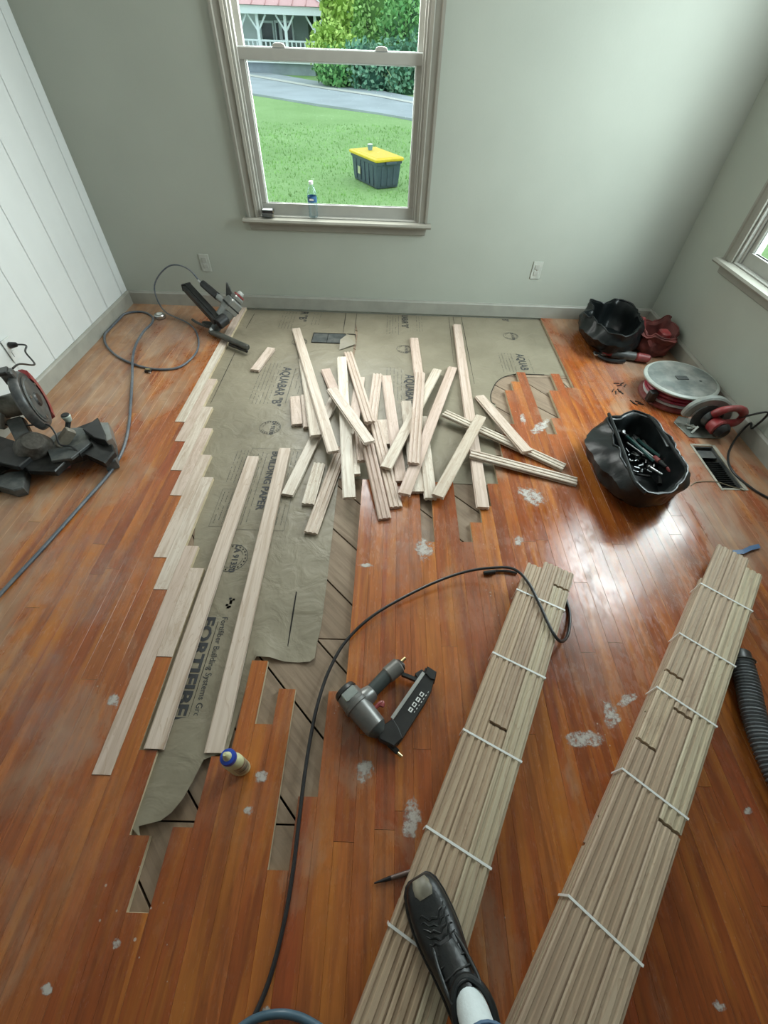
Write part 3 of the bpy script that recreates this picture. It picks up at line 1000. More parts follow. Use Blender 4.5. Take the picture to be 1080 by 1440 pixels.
LAB = {
    'L32': 'longest loose pale board, from the paper sheet near the far wall to the exposed subfloor',
    'P3': 'short pale block standing alone leftmost of the pile, left of the pinkish long board',
    'P4': 'short narrow-looking block tucked under the left side of the pinkish long board',
    'P5': 'small pale offcut lying by itself on the kraft paper beside the floor nailer',
    'P6': 'smooth board slanting from under the pinkish long board toward the laid strip',
    'P7': 'short grooved-back block between the two slanting boards at the pile\'s near left',
    'P8': 'grooved-back board slanting down-left, its near end closest to the paper\'s torn-up bare area',
    'P11': 'short smooth piece with dark-shadowed left edge just right of the whitest long board',
    'P13': 'smooth board mostly hidden behind the brown-toned upright board, narrow near end showing',
    'P36': 'stub of dark-ended board showing between the brown upright board and the nearest grooved board',
    'P14': 'half-buried smooth board between two steep boards in the middle of the pile',
    'P15': 'pale knotty board with its far end upright beside the pinkish knotted board',
    'P9': 'brown-toned smooth board running straight through the left of the pile with a slant-cut near end',
    'P21': 'small pinkish board end showing under the crossing boards in the pile\'s centre',
    'P27': 'short reddish-pink board mostly buried in the pile\'s centre',
    'P20': 'pale board with the far end standing clear between stamp and long vertical board',
    'P23': 'smooth board pointing straight down, near end between two crossed slanting boards',
    'P16': 'pinkish board with a small knot near its far end, slanting under the crossing board',
    'P25': 'nearest grooved-back board of the pile, its end resting on the red floor patch',
    'P26': 'grooved-back board just right of the nearest one, its end on the red floor patch',
    'P2': 'long pinkish board lying just under and left of the whitest long board',
    'P1': 'whitest and topmost long board at the left of the pile, slanting down-right',
    'P12': 'smooth short board slanting down-right on top of the pile\'s left half',
    'P10': 'grooved-back board slanting down-right with a dark hollow under its near end',
    'P17': 'smooth board slanting down-left, crossing under the upright grooved board',
    'P18': 'long smooth warm-toned board slanting down-left through the pile\'s right half',
    'P19': 'upright pale grooved-back board lying on top of the pile\'s centre',
    'T2': 'lower of two grooved boards pointing right, its end far out on the old floor',
    'T1': 'upper of two grooved boards pointing right, crossed by the smooth slanting board',
    'P30': 'smooth board slanting down-left across the long vertical board at the pile\'s right edge',
    'T4': 'smooth board slanting down-right at the pile\'s right, resting on the upper grooved board',
}
for n, v, back, tint in PILE:
    o = place_board('oak_board', me_oak, v[:3], v[3:], back)
    tag(o, LAB[n], 'board', 'loose new oak boards')
o = place_board('oak_board', me_oak, (1.3594, -1.759, .0055), (1.356, -3.122, .0055), 0)
tag(o, 'long pinkish board laid out loosely in the trench beside the newly laid planks', 'board', 'loose new oak boards')
o = place_board('oak_board', me_oak, (1.5127, -1.686, .0050), (1.5463, -3.128, .0050), 0)
tag(o, 'long pale board on the paper with its near end against the glue bottle', 'board', 'loose new oak boards')

# ================================================================== STRAPPED BUNDLES
NL = 4
BH = NL * (BT + .0006)


def bundle(label, a, d, strap_px, ends, joints, lower_ends, tmax, seed):
    a = Vector((a[0], a[1], 0)); d = Vector((d[0], d[1], 0)).normalized(); r = Vector((-d.y, d.x, 0))
    root = thing('flooring_bundle', label, 'bundle', a, 'strapped bundles of new flooring')
    rr = random.Random(seed)
    tt = lambda u, v: (P(u, v, BH) - a).dot(d)
    pw = PW + .0018
    for c in range(3):
        for l in range(NL):
            zt = (l + 1) * (BT + .0006)
            if l == NL - 1: cuts = [tt(*ends[c])] + [tt(*j) for j in joints[c]]
            else:
                cuts = [lower_ends[c] + rr.uniform(-.02, .05), rr.uniform(.4, 1.1)]
            cuts.append(tmax + rr.uniform(-.05, .05))
            for i in range(len(cuts) - 1):
                t0 = cuts[i] + (.010 if i else 0); t1 = cuts[i + 1]
                off = a + r * (pw * (c + .5)) + Vector((0, 0, zt))
                place_board('flooring_board', me_bun, off + d * t0, off + d * t1, 1, root)
    for u, v in strap_px:
        t = tt(u, v)
        c = a + d * t
        wd = 3 * pw + .003
        mb = MB()
        x0, x1 = -.004, wd + .003
        p = [c + r * x0 + Vector((0, 0, .004)), c + r * x0 + Vector((0, 0, BH + .0004)), c + r * x1 + Vector((0, 0, BH + .0004)), c + r * x1 + Vector((0, 0, .004))]
        for k in range(3):
            q0, q1 = p[k], p[k + 1]
            up = Vector((0, 0, 1)) if k == 1 else r
            mb.bar(q0, q1 + (q1 - q0).normalized() * .0008, .0062, .0012, up=up)
        part(mb, 'strap', M_strap, root)
    return root


bundle('white-strapped bundle of new oak flooring under the black shoe', (2.577, -2.554), (-.4552, -.8904),
       [(728, 829), (693, 917), (653, 1026), (601, 1163), (550, 1302)],
       [(742, 790), (766, 789), (786, 798)], [[], [(705, 1021)], [(783, 822)]], [-.10, -.10, -.12], 1.55, 1)
bundle('white-strapped bundle of new oak flooring at the right beside the corrugated hose', (3.318, -2.499), (-.6363, -.7714),
       [(987, 821), (957, 891), (921, 964), (882, 1086), (800, 1260)],
       [(1018, 768), (1044, 781), (1063, 804)], [[(949, 947), (909, 1044)], [(964, 1004)], [(945, 1163)]], [-.06, -.1, -.1], 1.75, 2)

# ================================================================== RIGHT SIDE: BAGS, REEL, SAW, REGISTER
def bag(name, label, c, rx, ry, h, rot, m, seed, flop=.05, n=84, sag=.12, group=None):
    """open soft bag: outer skin, floppy rim, inner skin"""
    root = thing(name, label, 'bag', (c[0], c[1], .001), group)
    r = random.Random(seed); ph = [r.uniform(0, 6.28) for _ in range(6)]
    ca, sa = math.cos(rot), math.sin(rot)
    def ring(t, sc, z, amp, lift=0.0):
        out = []
        for i in range(n):
            a = 2 * PI * i / n
            ex = 2.0 / 3.2
            x = math.copysign(abs(math.cos(a)) ** ex, math.cos(a)) * rx * sc
            y = math.copysign(abs(math.sin(a)) ** ex, math.sin(a)) * ry * sc
            w = 1 + amp * (math.sin(3 * a + ph[0] + z * 9) * .55 + math.sin(5 * a + ph[1] - z * 14) * .4 + math.sin(9 * a + ph[2] + z * 30) * .22)
            zz = z * (1 + lift * (math.sin(2 * a + ph[3]) * .5 + math.sin(3 * a + ph[4]) * .5 + math.sin(7 * a + ph[5]) * .25))
            q = Vector((c[0] + (x * ca - y * sa) * w, c[1] + (x * sa + y * ca) * w, zz + .001))
            if z > .002:
                q += noise.noise_vector(q * 16 + Vector((seed, 0, 0))) * .014 + noise.noise_vector(q * 38) * .005
                q.z = max(q.z, .002)
            out.append(tuple(q))
        return out
    rg = [ring(0, .86, 0, .03), ring(0, .97, h * .06, .04), ring(0, 1.02, h * .15, .06), ring(0, 1.05, h * .25, .07), ring(0, 1.065, h * .36, .09, .02), ring(0, 1.06, h * .46, .10, .04), ring(0, 1.05, h * .56, .11, .06), ring(0, 1.03, h * .66, .12, .08), ring(0, 1.01 + flop * .5, h * .74, .13, .1),
          ring(0, 1.0 + flop, h * .82, .13, .13), ring(0, 1.02 + flop * 1.6, h * .94, .13, .18), ring(0, .97 + flop, h * 1.0, .12, .22), ring(0, .90 + flop * .5, h * .98, .12, .2),
          ring(0, .86, h * .85, .10, .15), ring(0, .86, h * .55, .08, .06), ring(0, .84, h * .25, .06), ring(0, .78, h * .12, .03)]
    part(MB().rings(rg), 'bag_body', m, root, smooth=True)
    rim = [Vector(p) + Vector((0, 0, .002)) for p in rg[11]]
    part(MB().tube(rim + [rim[0]], .0055, 6, cap=False), 'rim_piping', m, root, smooth=True)
    for s in (-1, 1):
        i0 = int(n * (.25 if s > 0 else .75)); a = Vector(rg[9][i0 - 9]); b = Vector(rg[9][(i0 + 9) % n]); mid = (a + b) / 2
        outv = Vector((mid.x - c[0], mid.y - c[1], 0)).normalized()
        pts = smooth_path([a, a.lerp(b, .2) + outv * .018 + Vector((0, 0, -.04)), mid + outv * .022 + Vector((0, 0, -.07)), a.lerp(b, .8) + outv * .018 + Vector((0, 0, -.04)), b], 5)
        mb = MB(); 
        for p, q in zip(pts[:-1], pts[1:]): mb.bar(p, q + (q - p) * .05, .022, .004, up=outv)
        part(mb, 'handle', m, root)
    z0 = h * .12
    return root, z0


def outline_bag(name, label, levels, mouth, m, seed, n=84, amp=.008):
    """soft bag lofted through outlines measured at several heights: levels = [(photo outline, z)], mouth = rim outline"""
    c = Vector((0, 0, 0)); pts = [P(u, v, z) for (u, v) in levels[-1][0] for z in (levels[-1][1],)]
    for p in pts: c += p / len(pts)
    root = thing(name, label, 'bag', (c.x, c.y, .001))
    def res(poly, z, cc):
        q = [P(u, v, z) for u, v in poly]; out = []
        q = sorted(q, key=lambda p: math.atan2(p.y - cc.y, p.x - cc.x))
        an = [math.atan2(p.y - cc.y, p.x - cc.x) for p in q]; rd = [math.hypot(p.x - cc.x, p.y - cc.y) for p in q]
        for i in range(n):
            a = -PI + 2 * PI * i / n; k = 0
            while k < len(an) and an[k] < a: k += 1
            a0, r0 = (an[k - 1], rd[k - 1]) if k > 0 else (an[-1] - 2 * PI, rd[-1])
            a1, r1 = (an[k], rd[k]) if k < len(an) else (an[0] + 2 * PI, rd[0])
            t = (a - a0) / (a1 - a0 + 1e-9); r_ = r0 + (r1 - r0) * t
            out.append(Vector((cc.x + r_ * math.cos(a), cc.y + r_ * math.sin(a), z)))
        for _ in range(2): out = [(out[i - 1] + out[i] * 2 + out[(i + 1) % n]) / 4 for i in range(n)]
        return out
    key = [res(o_, z, c) for o_, z in levels]
    rg = []
    for a, b in zip(key[:-1], key[1:]):
        for k in range(4): rg.append([p.lerp(q, k / 4) for p, q in zip(a, b)])
    rg.append(key[-1]); rim_i = len(rg) - 1
    cm = sum(key[-1], Vector()) / n
    def inn(r0, f, z): return [Vector((cm.x + (p.x - cm.x) * f, cm.y + (p.y - cm.y) * f, z + (p.z - r0[0].z) * .3)) for p in r0]
    zr = levels[-1][1]
    for f, z in ((.95, zr - .004), (.90, zr - .03), (.90, zr * .55), (.84, zr * .3), (.74, .028)): rg.append(inn(key[-1], f, z))
    fin = []
    for j, r_ in enumerate(rg):
        o_ = []
        for p in r_:
            q = Vector(p)
            if q.z > .004:
                s_ = 1.0 if j <= rim_i + 1 else .5
                q += (noise.noise_vector(q * 13 + Vector((seed, 0, 0))) * amp * 1.5 + noise.noise_vector(q * 34) * amp * .7) * s_
                q.z = max(q.z, .004)
            o_.append(q)
        fin.append(o_)
    part(MB().rings(fin), 'bag_body', m, root, smooth=True)
    rim = [p + Vector((0, 0, .002)) for p in fin[rim_i]]
    part(MB().tube(rim + [rim[0]], .005, 6, cap=False), 'rim_piping', m, root, smooth=True)
    return root


bagF = outline_bag('tool_bag', 'open glossy black tool bag full of hand tools beside the floor register',
    [([(846, 655), (858, 690), (893, 708), (925, 706), (955, 690), (968, 665), (945, 625), (905, 590), (870, 592), (848, 615)], .002),
     ([(826, 628), (834, 655), (856, 690), (890, 714), (915, 713), (942, 698), (965, 668), (950, 635), (920, 600), (890, 586), (862, 590), (842, 603)], .07),
     ([(823, 622), (834, 642), (858, 668), (884, 694), (905, 704), (940, 697), (968, 664), (952, 634), (930, 604), (908, 584), (880, 584), (857, 584), (842, 598)], .14),
     ([(852, 586), (862, 608), (872, 632), (882, 656), (891, 676), (905, 694), (930, 696), (950, 684), (966, 660), (948, 634), (932, 606), (914, 586), (896, 577), (874, 588)], .195)],
    None, M_leather, 3)
part(MB().tube(smooth_path([P(856, 582, .203), P(868, 612, .200), (P(880, 645, .200)), P(891, 674, .198), P(908, 694, .190)], 5), .0085, 8), 'mouth_bar', M_leather, bagF, smooth=True)
part(MB().tube(smooth_path([P(912, 584, .200), P(930, 606, .200), P(950, 636, .198), P(966, 660, .190)], 5), .0075, 8), 'mouth_bar', M_leather, bagF, smooth=True)
part(MB().bar(P(925, 600, .192), P(940, 628, .192), .018, .004), 'side_strap', M_dgrey, bagF)
part(MB().tube(smooth_path([P(826, 632, .09), P(840, 644, .115), P(862, 648, .13), P(880, 652, .15)], 5), .0045, 8), 'seam', M_leather, bagF, smooth=True)
bagB = outline_bag('tool_bag', 'empty gaping black tool bag by the far wall in the right corner',
    [([(828, 478), (845, 492), (872, 497), (895, 492), (902, 475), (890, 455), (860, 445), (835, 455)], .002),
     ([(820, 465), (830, 482), (855, 494), (880, 494), (900, 480), (902, 458), (885, 440), (850, 436), (828, 445)], .06),
     ([(817, 452), (826, 470), (845, 484), (872, 488), (897, 474), (901, 452), (890, 432), (860, 426), (835, 428), (820, 438)], .13),
     ([(820, 440), (828, 422), (838, 434), (852, 428), (866, 421), (886, 427), (898, 442), (896, 462), (880, 474), (860, 470), (846, 458), (834, 448)], .20)],
    None, M_leather, 8, amp=.011)
bagR, _ = bag('tool_bag', 'dark red cloth tool bag in the corner behind the reel', (3.935, -.44), .10, .14, .15, -.1, M_cloth_red, 12, .12)
part(MB().box((3.965, -.50, .13), (.06, .09, .05), ch=.01), 'side_pocket', M_red, bagR)
part(MB().cyl((3.88, -.36, .08), (3.86, -.33, .17), .03, .022, ch=.006), 'red_flap', M_red, bagR)

def seg_tool(name, label, cat, segs, loc=None, group=None):
    a = Vector(segs[0][2])
    root = thing(name, label, cat, a, group)
    for pname, m, p, q, r0, r1 in segs: part(MB().cyl(p, q, r0, r1, n=12, ch=min(r0, r1) * .3), pname, m, root, smooth=True)
    return root

bz = .07
seg_tool('screwdriver', 'red and black handled screwdriver lying in the open black tool bag', 'screwdriver',
         [('handle', M_red, (3.40, -1.775, bz + .035), (3.415, -1.81, bz + .038), .013, .012), ('grip', M_black, (3.415, -1.81, bz + .038), (3.435, -1.855, bz + .041), .013, .013),
          ('handle_end', M_red, (3.435, -1.855, bz + .041), (3.447, -1.893, bz + .044), .013, .015), ('shaft', M_steel, (3.40, -1.775, bz + .035), (3.375, -1.70, bz + .03), .004, .003)])
for i, (x0, y0, x1, y1, lb) in enumerate([(3.335, -1.60, 3.395, -1.80, 'left of two long dark green tool arms in the open bag'), (3.385, -1.62, 3.46, -1.80, 'right of two long dark green tool arms in the open bag')]):
    rt = thing('pliers', lb, 'pliers', (x0, y0, bz), None)
    part(MB().tube(smooth_path([(x0, y0, bz + .02), (x0 + .015, y0 - .07, bz + .03), (x1, y1, bz + .03)], 5), .0085, 7), 'handle', mat('dark_green_grip', (.03, .09, .085), .35), rt, smooth=True)
    part(MB().tube(smooth_path([(x0 + .03, y0, bz + .015), (x0 + .03, y0 - .06, bz + .02), (x1 + .012, y1 + .012, bz + .022)], 5), .0085, 7), 'handle', M_dgrey, rt, smooth=True)
    part(MB().cyl((x0, y0 + .0, bz + .02), (x0 - .008, y0 + .04, bz + .02), .012, .005), 'jaw', M_steel, rt)
seg_tool('socket_wrench', 'bright steel socket bar at the near end of the open tool bag', 'tool', [('bar', M_steel, (3.355, -1.845, bz + .03), (3.395, -1.90, bz + .032), .0065, .0065), ('head', M_steel, (3.35, -1.838, bz + .028), (3.357, -1.848, bz + .03), .010, .010)])
seg_tool('tape_tip', 'small shiny round steel cap deep in the open tool bag', 'tool', [('cap', M_steel, (3.32, -1.565, bz + .02), (3.322, -1.573, bz + .034), .012, .012)])
seg_tool('steel_rod', 'thin steel rod slanting in the middle of the open tool bag', 'tool', [('rod', M_steel, (3.31, -1.66, bz + .03), (3.355, -1.755, bz + .035), .0035, .0035)])
mb = MB(); rg_ = random.Random(6)
for i in range(34):
    p = Vector((3.30 + rg_.random() * .10, -1.68 - rg_.random() * .17, bz - .005 + rg_.random() * .022)); a = rg_.uniform(0, 6.28); L = rg_.uniform(.01, .03)
    mb.cyl(p, p + Vector((math.cos(a) * L, math.sin(a) * L, rg_.uniform(-.004, .008))), rg_.uniform(.0025, .006), n=7)
o = mb.build('small_hardware', mat('dull_hardware', (.20, .21, .21), .35, .9, var=.5, scale=60)); tag(o, 'jumble of small dark metal fittings in the open black tool bag', 'hardware', kind='stuff')
mb = MB()
for i in range(24):
    p = Vector((3.36 + rg_.random() * .14, -1.56 - rg_.random() * .34, .03 + rg_.random() * .035)); a = rg_.uniform(0, 6.28); L = rg_.uniform(.03, .07)
    mb.cyl(p, p + Vector((math.cos(a) * L, math.sin(a) * L, rg_.uniform(-.01, .01))), rg_.uniform(.006, .012), n=8)
o = mb.build('dark_tools', M_black); tag(o, 'tangle of dark tool handles at the bottom of the open black bag', 'tools', kind='stuff')

# red multi tool in front of the far bag
rt = thing('oscillating_tool', 'red and grey hand tool lying before the far black bag', 'power tool', (3.68, -.62, 0))
part(MB().cyl((3.60, -.60, .034), (3.76, -.64, .036), .030, .028, ch=.006), 'motor_housing', M_dgrey, rt, smooth=True)
part(MB().cyl((3.76, -.64, .036), (3.85, -.665, .036), .030, .026, ch=.010), 'battery_end', M_red, rt, smooth=True)
part(MB().cyl((3.545, -.585, .045), (3.61, -.60, .045), .028, .034, ch=.006), 'red_collar', M_red, rt, smooth=True)
part(MB().bar((3.49, -.60, .020), (3.57, -.60, .030), .030, .012, ch=.003), 'blade_clamp', M_steel, rt)
part(MB().tube(smooth_path([(3.50, -.57, .02), (3.55, -.655, .018), (3.62, -.68, .018), (3.68, -.675, .02)], 5), .012, 7), 'side_handle', M_black, rt, smooth=True)

# reel with grey disc top and red middle
RC = Vector((3.842, -1.062, 0))
rt = thing('cord_reel', 'round reel with grey dusty disc top and red middle beside the right wall', 'reel', RC)
part(MB().lathe([(.190, .001), (.196, .006), (.196, .018), (.188, .024)], Matrix.Translation(RC), 48), 'bottom_disc', M_dred, rt, smooth=True)
part(MB().lathe([(.165, .024), (.175, .028), (.178, .034), (.165, .040)], Matrix.Translation(RC), 48), 'pale_band', M_white, rt, smooth=True)
for z in (.040, .062, .084):
    part(MB().lathe([(.150, z), (.172, z + .004), (.178, z + .011), (.172, z + .018), (.150, z + .0215)], Matrix.Translation(RC), 48), 'red_coil', mat('reel_red', (.34, .018, .05), .38, dust=.2), rt, smooth=True)
T2m = Matrix.Translation(RC)
part(MB().lathe([(.178, .108), (.206, .110), (.214, .116), (.214, .124), (.207, .130), (.196, .131)], T2m, 56), 'disc_rim', mat('pale_rim', (.33, .36, .33), .4, dust=.3), rt, smooth=True)
part(MB().lathe([(.1955, .124), (.1955, .1315), (.185, .1335), (.05, .1335), (.04, .1315), (.004, .1315)], T2m, 56), 'disc_top', mat('dusty_grey_disc', (.125, .145, .135), .6, var=.3, scale=9, dust=.5), rt, smooth=True)
part(MB().box(RC + Vector((0.0, 0, .1345)), (.07, .038, .003), ch=.001), 'hub_recess', M_dgrey, rt)
part(MB().box(RC + Vector((-.185, -.095, .06)), (.05, .045, .07), ch=.008), 'latch', M_black, rt)
part(MB().cyl(RC + Vector((.10, -.03, .133)), RC + Vector((.10, -.03, .1355)), .008), 'screw_cap', M_dgrey, rt)

# circular saw resting on its shoe
rt = thing('circular_saw', 'dusty circular saw with red body and grey blade guard before the reel', 'power tool', (3.87, -1.40, 0))
ctr = Vector((3.845, -1.40, .095)); ax = Vector((.18, -.98, 0)).normalized(); sd = Vector((ax.y, -ax.x, 0)) * -1
part(MB().prism([(3.745, -1.335), (3.80, -1.275), (3.985, -1.33), (4.01, -1.43), (3.955, -1.475), (3.775, -1.475)], .001, .006, ch=.001), 'shoe_plate', mat('dusty_shoe', (.20, .225, .20), .4, .5, dust=.5), rt)
for s_, nm, r_, m_ in ((0, 'upper_guard', .102, mat('guard_grey', (.24, .265, .25), .42, .4, dust=.45)),):
    mb = MB(); k = 26; rings = []
    wv = Vector((1, -.15, 0)).normalized(); nv = Vector((.15, 1, 0)).normalized()
    for i in range(k + 1):
        a = PI * (1.02) * i / k
        cdir = wv * math.cos(a) + Vector((0, 0, 1)) * math.sin(a)
        c0 = Vector((3.875, -1.362, .075))
        rings.append([c0 + cdir * q + nv * b for q, b in ((.118, -.022), (.126, -.014), (.126, .014), (.118, .022), (.082, .022), (.082, -.022))])
    mb.rings(rings); part(mb, nm, m_, rt, smooth=True)
    part(MB().cyl((3.875, -1.375, .075), (3.873, -1.352, .075), .086, n=36), 'blade', M_steel, rt)
    part(MB().cyl((3.875, -1.383, .075), (3.875, -1.374, .075), .083, n=32), 'guard_side', M_dgrey, rt)
part(MB().cyl((3.875, -1.385, .085), (3.885, -1.42, .085), .048, .045, ch=.006), 'gear_case', M_dgrey, rt, smooth=True)
part(MB().cyl((3.885, -1.42, .075), (3.905, -1.475, .070), .043, .047, ch=.008), 'motor_red', M_red, rt, smooth=True)
part(MB().cyl((3.905, -1.476, .070), (3.918, -1.515, .066), .046, .040, ch=.012), 'motor_cap', M_black, rt, smooth=True)
hp = smooth_path([(3.865, -1.415, .12), (3.90, -1.43, .165), (3.965, -1.43, .175), (4.015, -1.43, .145), (4.01, -1.435, .095), (3.955, -1.44, .085), (3.90, -1.43, .09)], 6)
part(MB().tube(hp, [.020 + .003 * math.sin(i * .5) for i in range(len(hp))], 10), 'rear_handle', M_red, rt, smooth=True)
for a, b in (((3.80, -1.36, .012), (3.825, -1.42, .035)), ((3.825, -1.35, .02), (3.815, -1.42, .03)), ((3.79, -1.40, .012), (3.83, -1.41, .02)), ((3.80, -1.44, .008), (3.825, -1.425, .045))):
    part(MB().bar(a, b, .012, .006, ch=.001), 'depth_bracket', mat('bright_bracket', (.5, .54, .5), .4, .4, dust=.3), rt)
o = MB().tube(smooth_path([(4.005, -1.435, .12), PX(1080, 580, 4.06), (4.055, -1.50, .10), P(1055, 595, .10), P(1036, 615, .02), P(1024, 640, .007), P(1030, 662, .007), P(1055, 685, .007), P(1080, 700, .007), P(1110, 715, .007)], 7), .0055, 8).build('power_cord', M_black, smooth=True)
o['label'] = 'black power cord curving past the floor register'; o.parent = rt; o.location = o.location - rt.location; SAWCORD = o

# open register in the floor with its dark grille
x0, x1, y0, y1 = 66 * PW, 68 * PW, -1.875, -1.545
rt = thing('floor_register', 'open rectangular floor register with dark louvres by the right wall', 'vent', ((x0 + x1) / 2, (y0 + y1) / 2, -.049))
mb = MB()
for a, b, s_ in (((x0 + x1) / 2, y0 + .004, (x1 - x0, .006, .045)), ((x0 + x1) / 2, y1 - .004, (x1 - x0, .006, .045)), (x0 + .004, (y0 + y1) / 2, (.006, y1 - y0, .045)), (x1 - .004, (y0 + y1) / 2, (.006, y1 - y0, .045))):
    mb.box((a, b, -.026), s_)
part(mb, 'duct_wall', M_dgrey, rt)
part(MB().box(((x0 + x1) / 2, (y0 + y1) / 2, -.0485), (x1 - x0, y1 - y0, .002)), 'duct_bottom', M_dark, rt)
for i in range(13):
    y = y0 + .03 + i * .0155
    part(MB().box(((x0 + x1) / 2, y, -.022), (x1 - x0 - .016, .0025, .010), Matrix()), 'louvre', M_blackm, rt)
part(MB().box(((x0 + x1) / 2, y1 - .05, -.016), (x1 - x0 - .016, .06, .002)), 'damper_plate', M_dgrey, rt)
fm = mat('register_frame', (.33, .31, .25), .5, dust=.5)
for c_, s_ in (((x0 - .004, (y0 + y1) / 2 , .0014), (.012, y1 - y0 + .03, .0016)), ((x1 + .007, (y0 + y1) / 2, .0014), (.02, y1 - y0 + .02, .0016)), (((x0 + x1) / 2, y1 + .010, .0014), (x1 - x0, .014, .0016)), (((x0 + x1) / 2, y0 - .004, .0014), (x1 - x0, .012, .0016))):
    part(MB().box(c_, s_, ch=.0004), 'frame_edge', fm, rt)
o = MB().tube(smooth_path([P(972, 683, .003), P(980, 678, .004), P(1005, 677, .004), P(1025, 683, .006), P(1048, 690, .003)], 5), [.0022] * 21, 6).build('wire', mat('tan_wire', (.2, .17, .10), .6), smooth=True)
tag(o, 'thin tan wire with a dark tip lying across the register\'s near corner', 'wire')

# scraps
for i, (u, v, lb) in enumerate([(875, 541, 'row of dark collated staples nearest the far bag, on the old floor'), (870, 551, 'second dark staple strip on the floor left of the reel'), (897, 567, 'loose dark staple strip beside the reel\'s latch')]):
    rt = thing('staple_strip', lb, 'staples', P(u, v, 0), 'dark staple strips on the floor')
    for j in range(4):
        p = P(u - 8 + 4 * j, v - 2 + 3 * (j % 2), .003)
        part(MB().box(p, (.035, .005, .0045), Matrix.Translation(p) @ Matrix.Rotation(.3 * j + i, 4, 'Z') @ Matrix.Translation(-p)), 'staple_stick', M_black, rt)
mb = MB(); pts = [P(1030, 777, .006), P(1045, 776, .012), P(1055, 771, .010), P(1068, 768, .006)]
vs = []
for p in pts: vs += [p + Vector((.004, .013, 0)), p + Vector((-.004, -.013, .004))]
mb.add(vs, [(2 * i, 2 * i + 1, 2 * i + 3, 2 * i + 2) for i in range(3)])
o = mb.build('tape_scrap', mat('blue_tape', (.06, .13, .26), .4)); tag(o, 'scrap of blue tape on the floor behind the right bundle\'s far end', 'tape')

# corrugated hose
rt = thing('corrugated_hose', 'grey corrugated plastic hose on the floor right of the far bundle', 'hose', P(1055, 985, 0))
rr_ = .037
pth = smooth_path([(3.345, -2.79, rr_ + .004), (3.325, -2.87, rr_ + .003), (3.292, -2.97, rr_ + .003), (3.268, -3.10, rr_ + .003), (3.27, -3.25, rr_ + .003), (3.30, -3.45, rr_ + .003), (3.36, -3.7, rr_ + .003)], 44)
pts = []; rad = []
step = .0085
d_ = 0
for i, p in enumerate(pth):
    pts.append(p); 
    if i: d_ += (p - pth[i - 1]).length
    rad.append(rr_ - .0035 + .0035 * math.cos(d_ * 2 * PI / .0115))
mb = MB().tube(pts[6:], rad[6:], 16)
part(mb, 'ribbed_tube', mat('grey_ribbed_plastic', (.135, .15, .16), .32, var=.1), rt, smooth=False)
part(MB().cyl(pts[5], pts[0] + Vector((.012, .03, 0)), .034, .031, 20, .003), 'cuff', M_black, rt, smooth=True)
part(MB().cyl(pts[7], pts[4], .042, .042, 24, .002), 'cuff_ring', M_dgrey, rt, smooth=True)

# outlets on the far wall
def outlet(label, cx, cz):
    rt = thing('wall_outlet', label, 'outlet', (cx, -.003, cz))
    part(MB().box((cx, -.003, cz), (.070, .005, .115), ch=.0015), 'cover_plate', mat('outlet_plate', (.47, .49, .44), .35), rt)
    for s in (-1, 1):
        part(MB().box((cx, -.0065, cz + s * .021), (.034, .004, .029), ch=.001), 'socket', mat('outlet_socket', (.42, .43, .39), .35), rt)
    part(MB().cyl((cx, -.0055, cz), (cx, -.0075, cz), .003, n=8), 'screw', M_steel, rt)


outlet('wall outlet under the far wall left of the window', .672, .312)
outlet('wall outlet on the far wall right of the window', 3.118, .342)
# outlet with plug on the left wall above the mitre saw
lp = PX(14, 488, .006)
rt = thing('wall_outlet', 'wall outlet low on the white left wall with a black plug', 'outlet', (.006, lp.y, lp.z - .01))
part(MB().box((.007, lp.y, lp.z - .012), (.005, .070, .115), ch=.0015), 'cover_plate', M_white, rt)
part(MB().box((.0115, lp.y, lp.z - .033), (.003, .034, .029), ch=.001), 'socket', M_white, rt)
plug = thing('power_plug', 'black cord plug in the left wall outlet leading to the mitre saw', 'plug', (lp.x + .012, lp.y, lp.z + .01))
part(MB().cyl((.011, lp.y, lp.z + .01), (.05, lp.y + .004, lp.z + .014), .017, .012, 14, .004), 'plug_body', M_black, plug, smooth=True)
part(MB().tube(smooth_path([(.048, lp.y + .004, lp.z + .014), (.10, lp.y, lp.z + .012), (.11, lp.y - .04, lp.z - .005), (.20, lp.y - .13, lp.z - .02), (.275, -1.58, .385), (.305, -1.66, .41)], 6), .0045, 8), 'cord', M_black, plug, smooth=True)

# ================================================================== LEFT SIDE: NAILER, HOSE, MITRE SAW
# pneumatic floor nailer leaning by the far wall
rt = thing('floor_nailer', 'grey and black pneumatic floor nailer standing near the left of the far wall', 'nailer', P(300, 470, 0))
A = P(296, 466, .030); Bq = P(349, 489, .030)
part(MB().cyl(A, Bq, .022, .020, 14, .006), 'foot_bar', mat('olive_black_bar', (.035, .038, .030), .4, dust=.2), rt, smooth=True)
part(MB().bar(P(322, 484, .010), P(348, 494, .010), .016, .018, ch=.003), 'foot_rib', M_black, rt)
part(MB().cyl(P(299, 466, .030), P(304, 461, .055), .030, .030, 18, .003), 'steel_collar', M_steel, rt, smooth=True)
part(MB().cyl(P(302, 463, .045), P(313, 449, .115), .032, .030, 16, .005), 'nose', mat('teal_black', (.02, .035, .04), .35, dust=.2), rt, smooth=True)
part(MB().cyl(P(306, 456, .10), P(318, 447, .12), .040, .04, 18, .006), 'nose_block', M_black, rt, smooth=True)
b0 = P(312, 447, .11); b1 = P(331, 423, .20)
part(MB().cyl(b0, b0.lerp(b1, .45), .052, .054, 22, .006), 'cylinder_body', mat('nailer_grey', (.20, .21, .205), .35, .5, dust=.2), rt, smooth=True)
part(MB().bar(b0.lerp(b1, .38), b0.lerp(b1, 1.0), .104, .090, ch=.010), 'body_block', M_grey, rt)
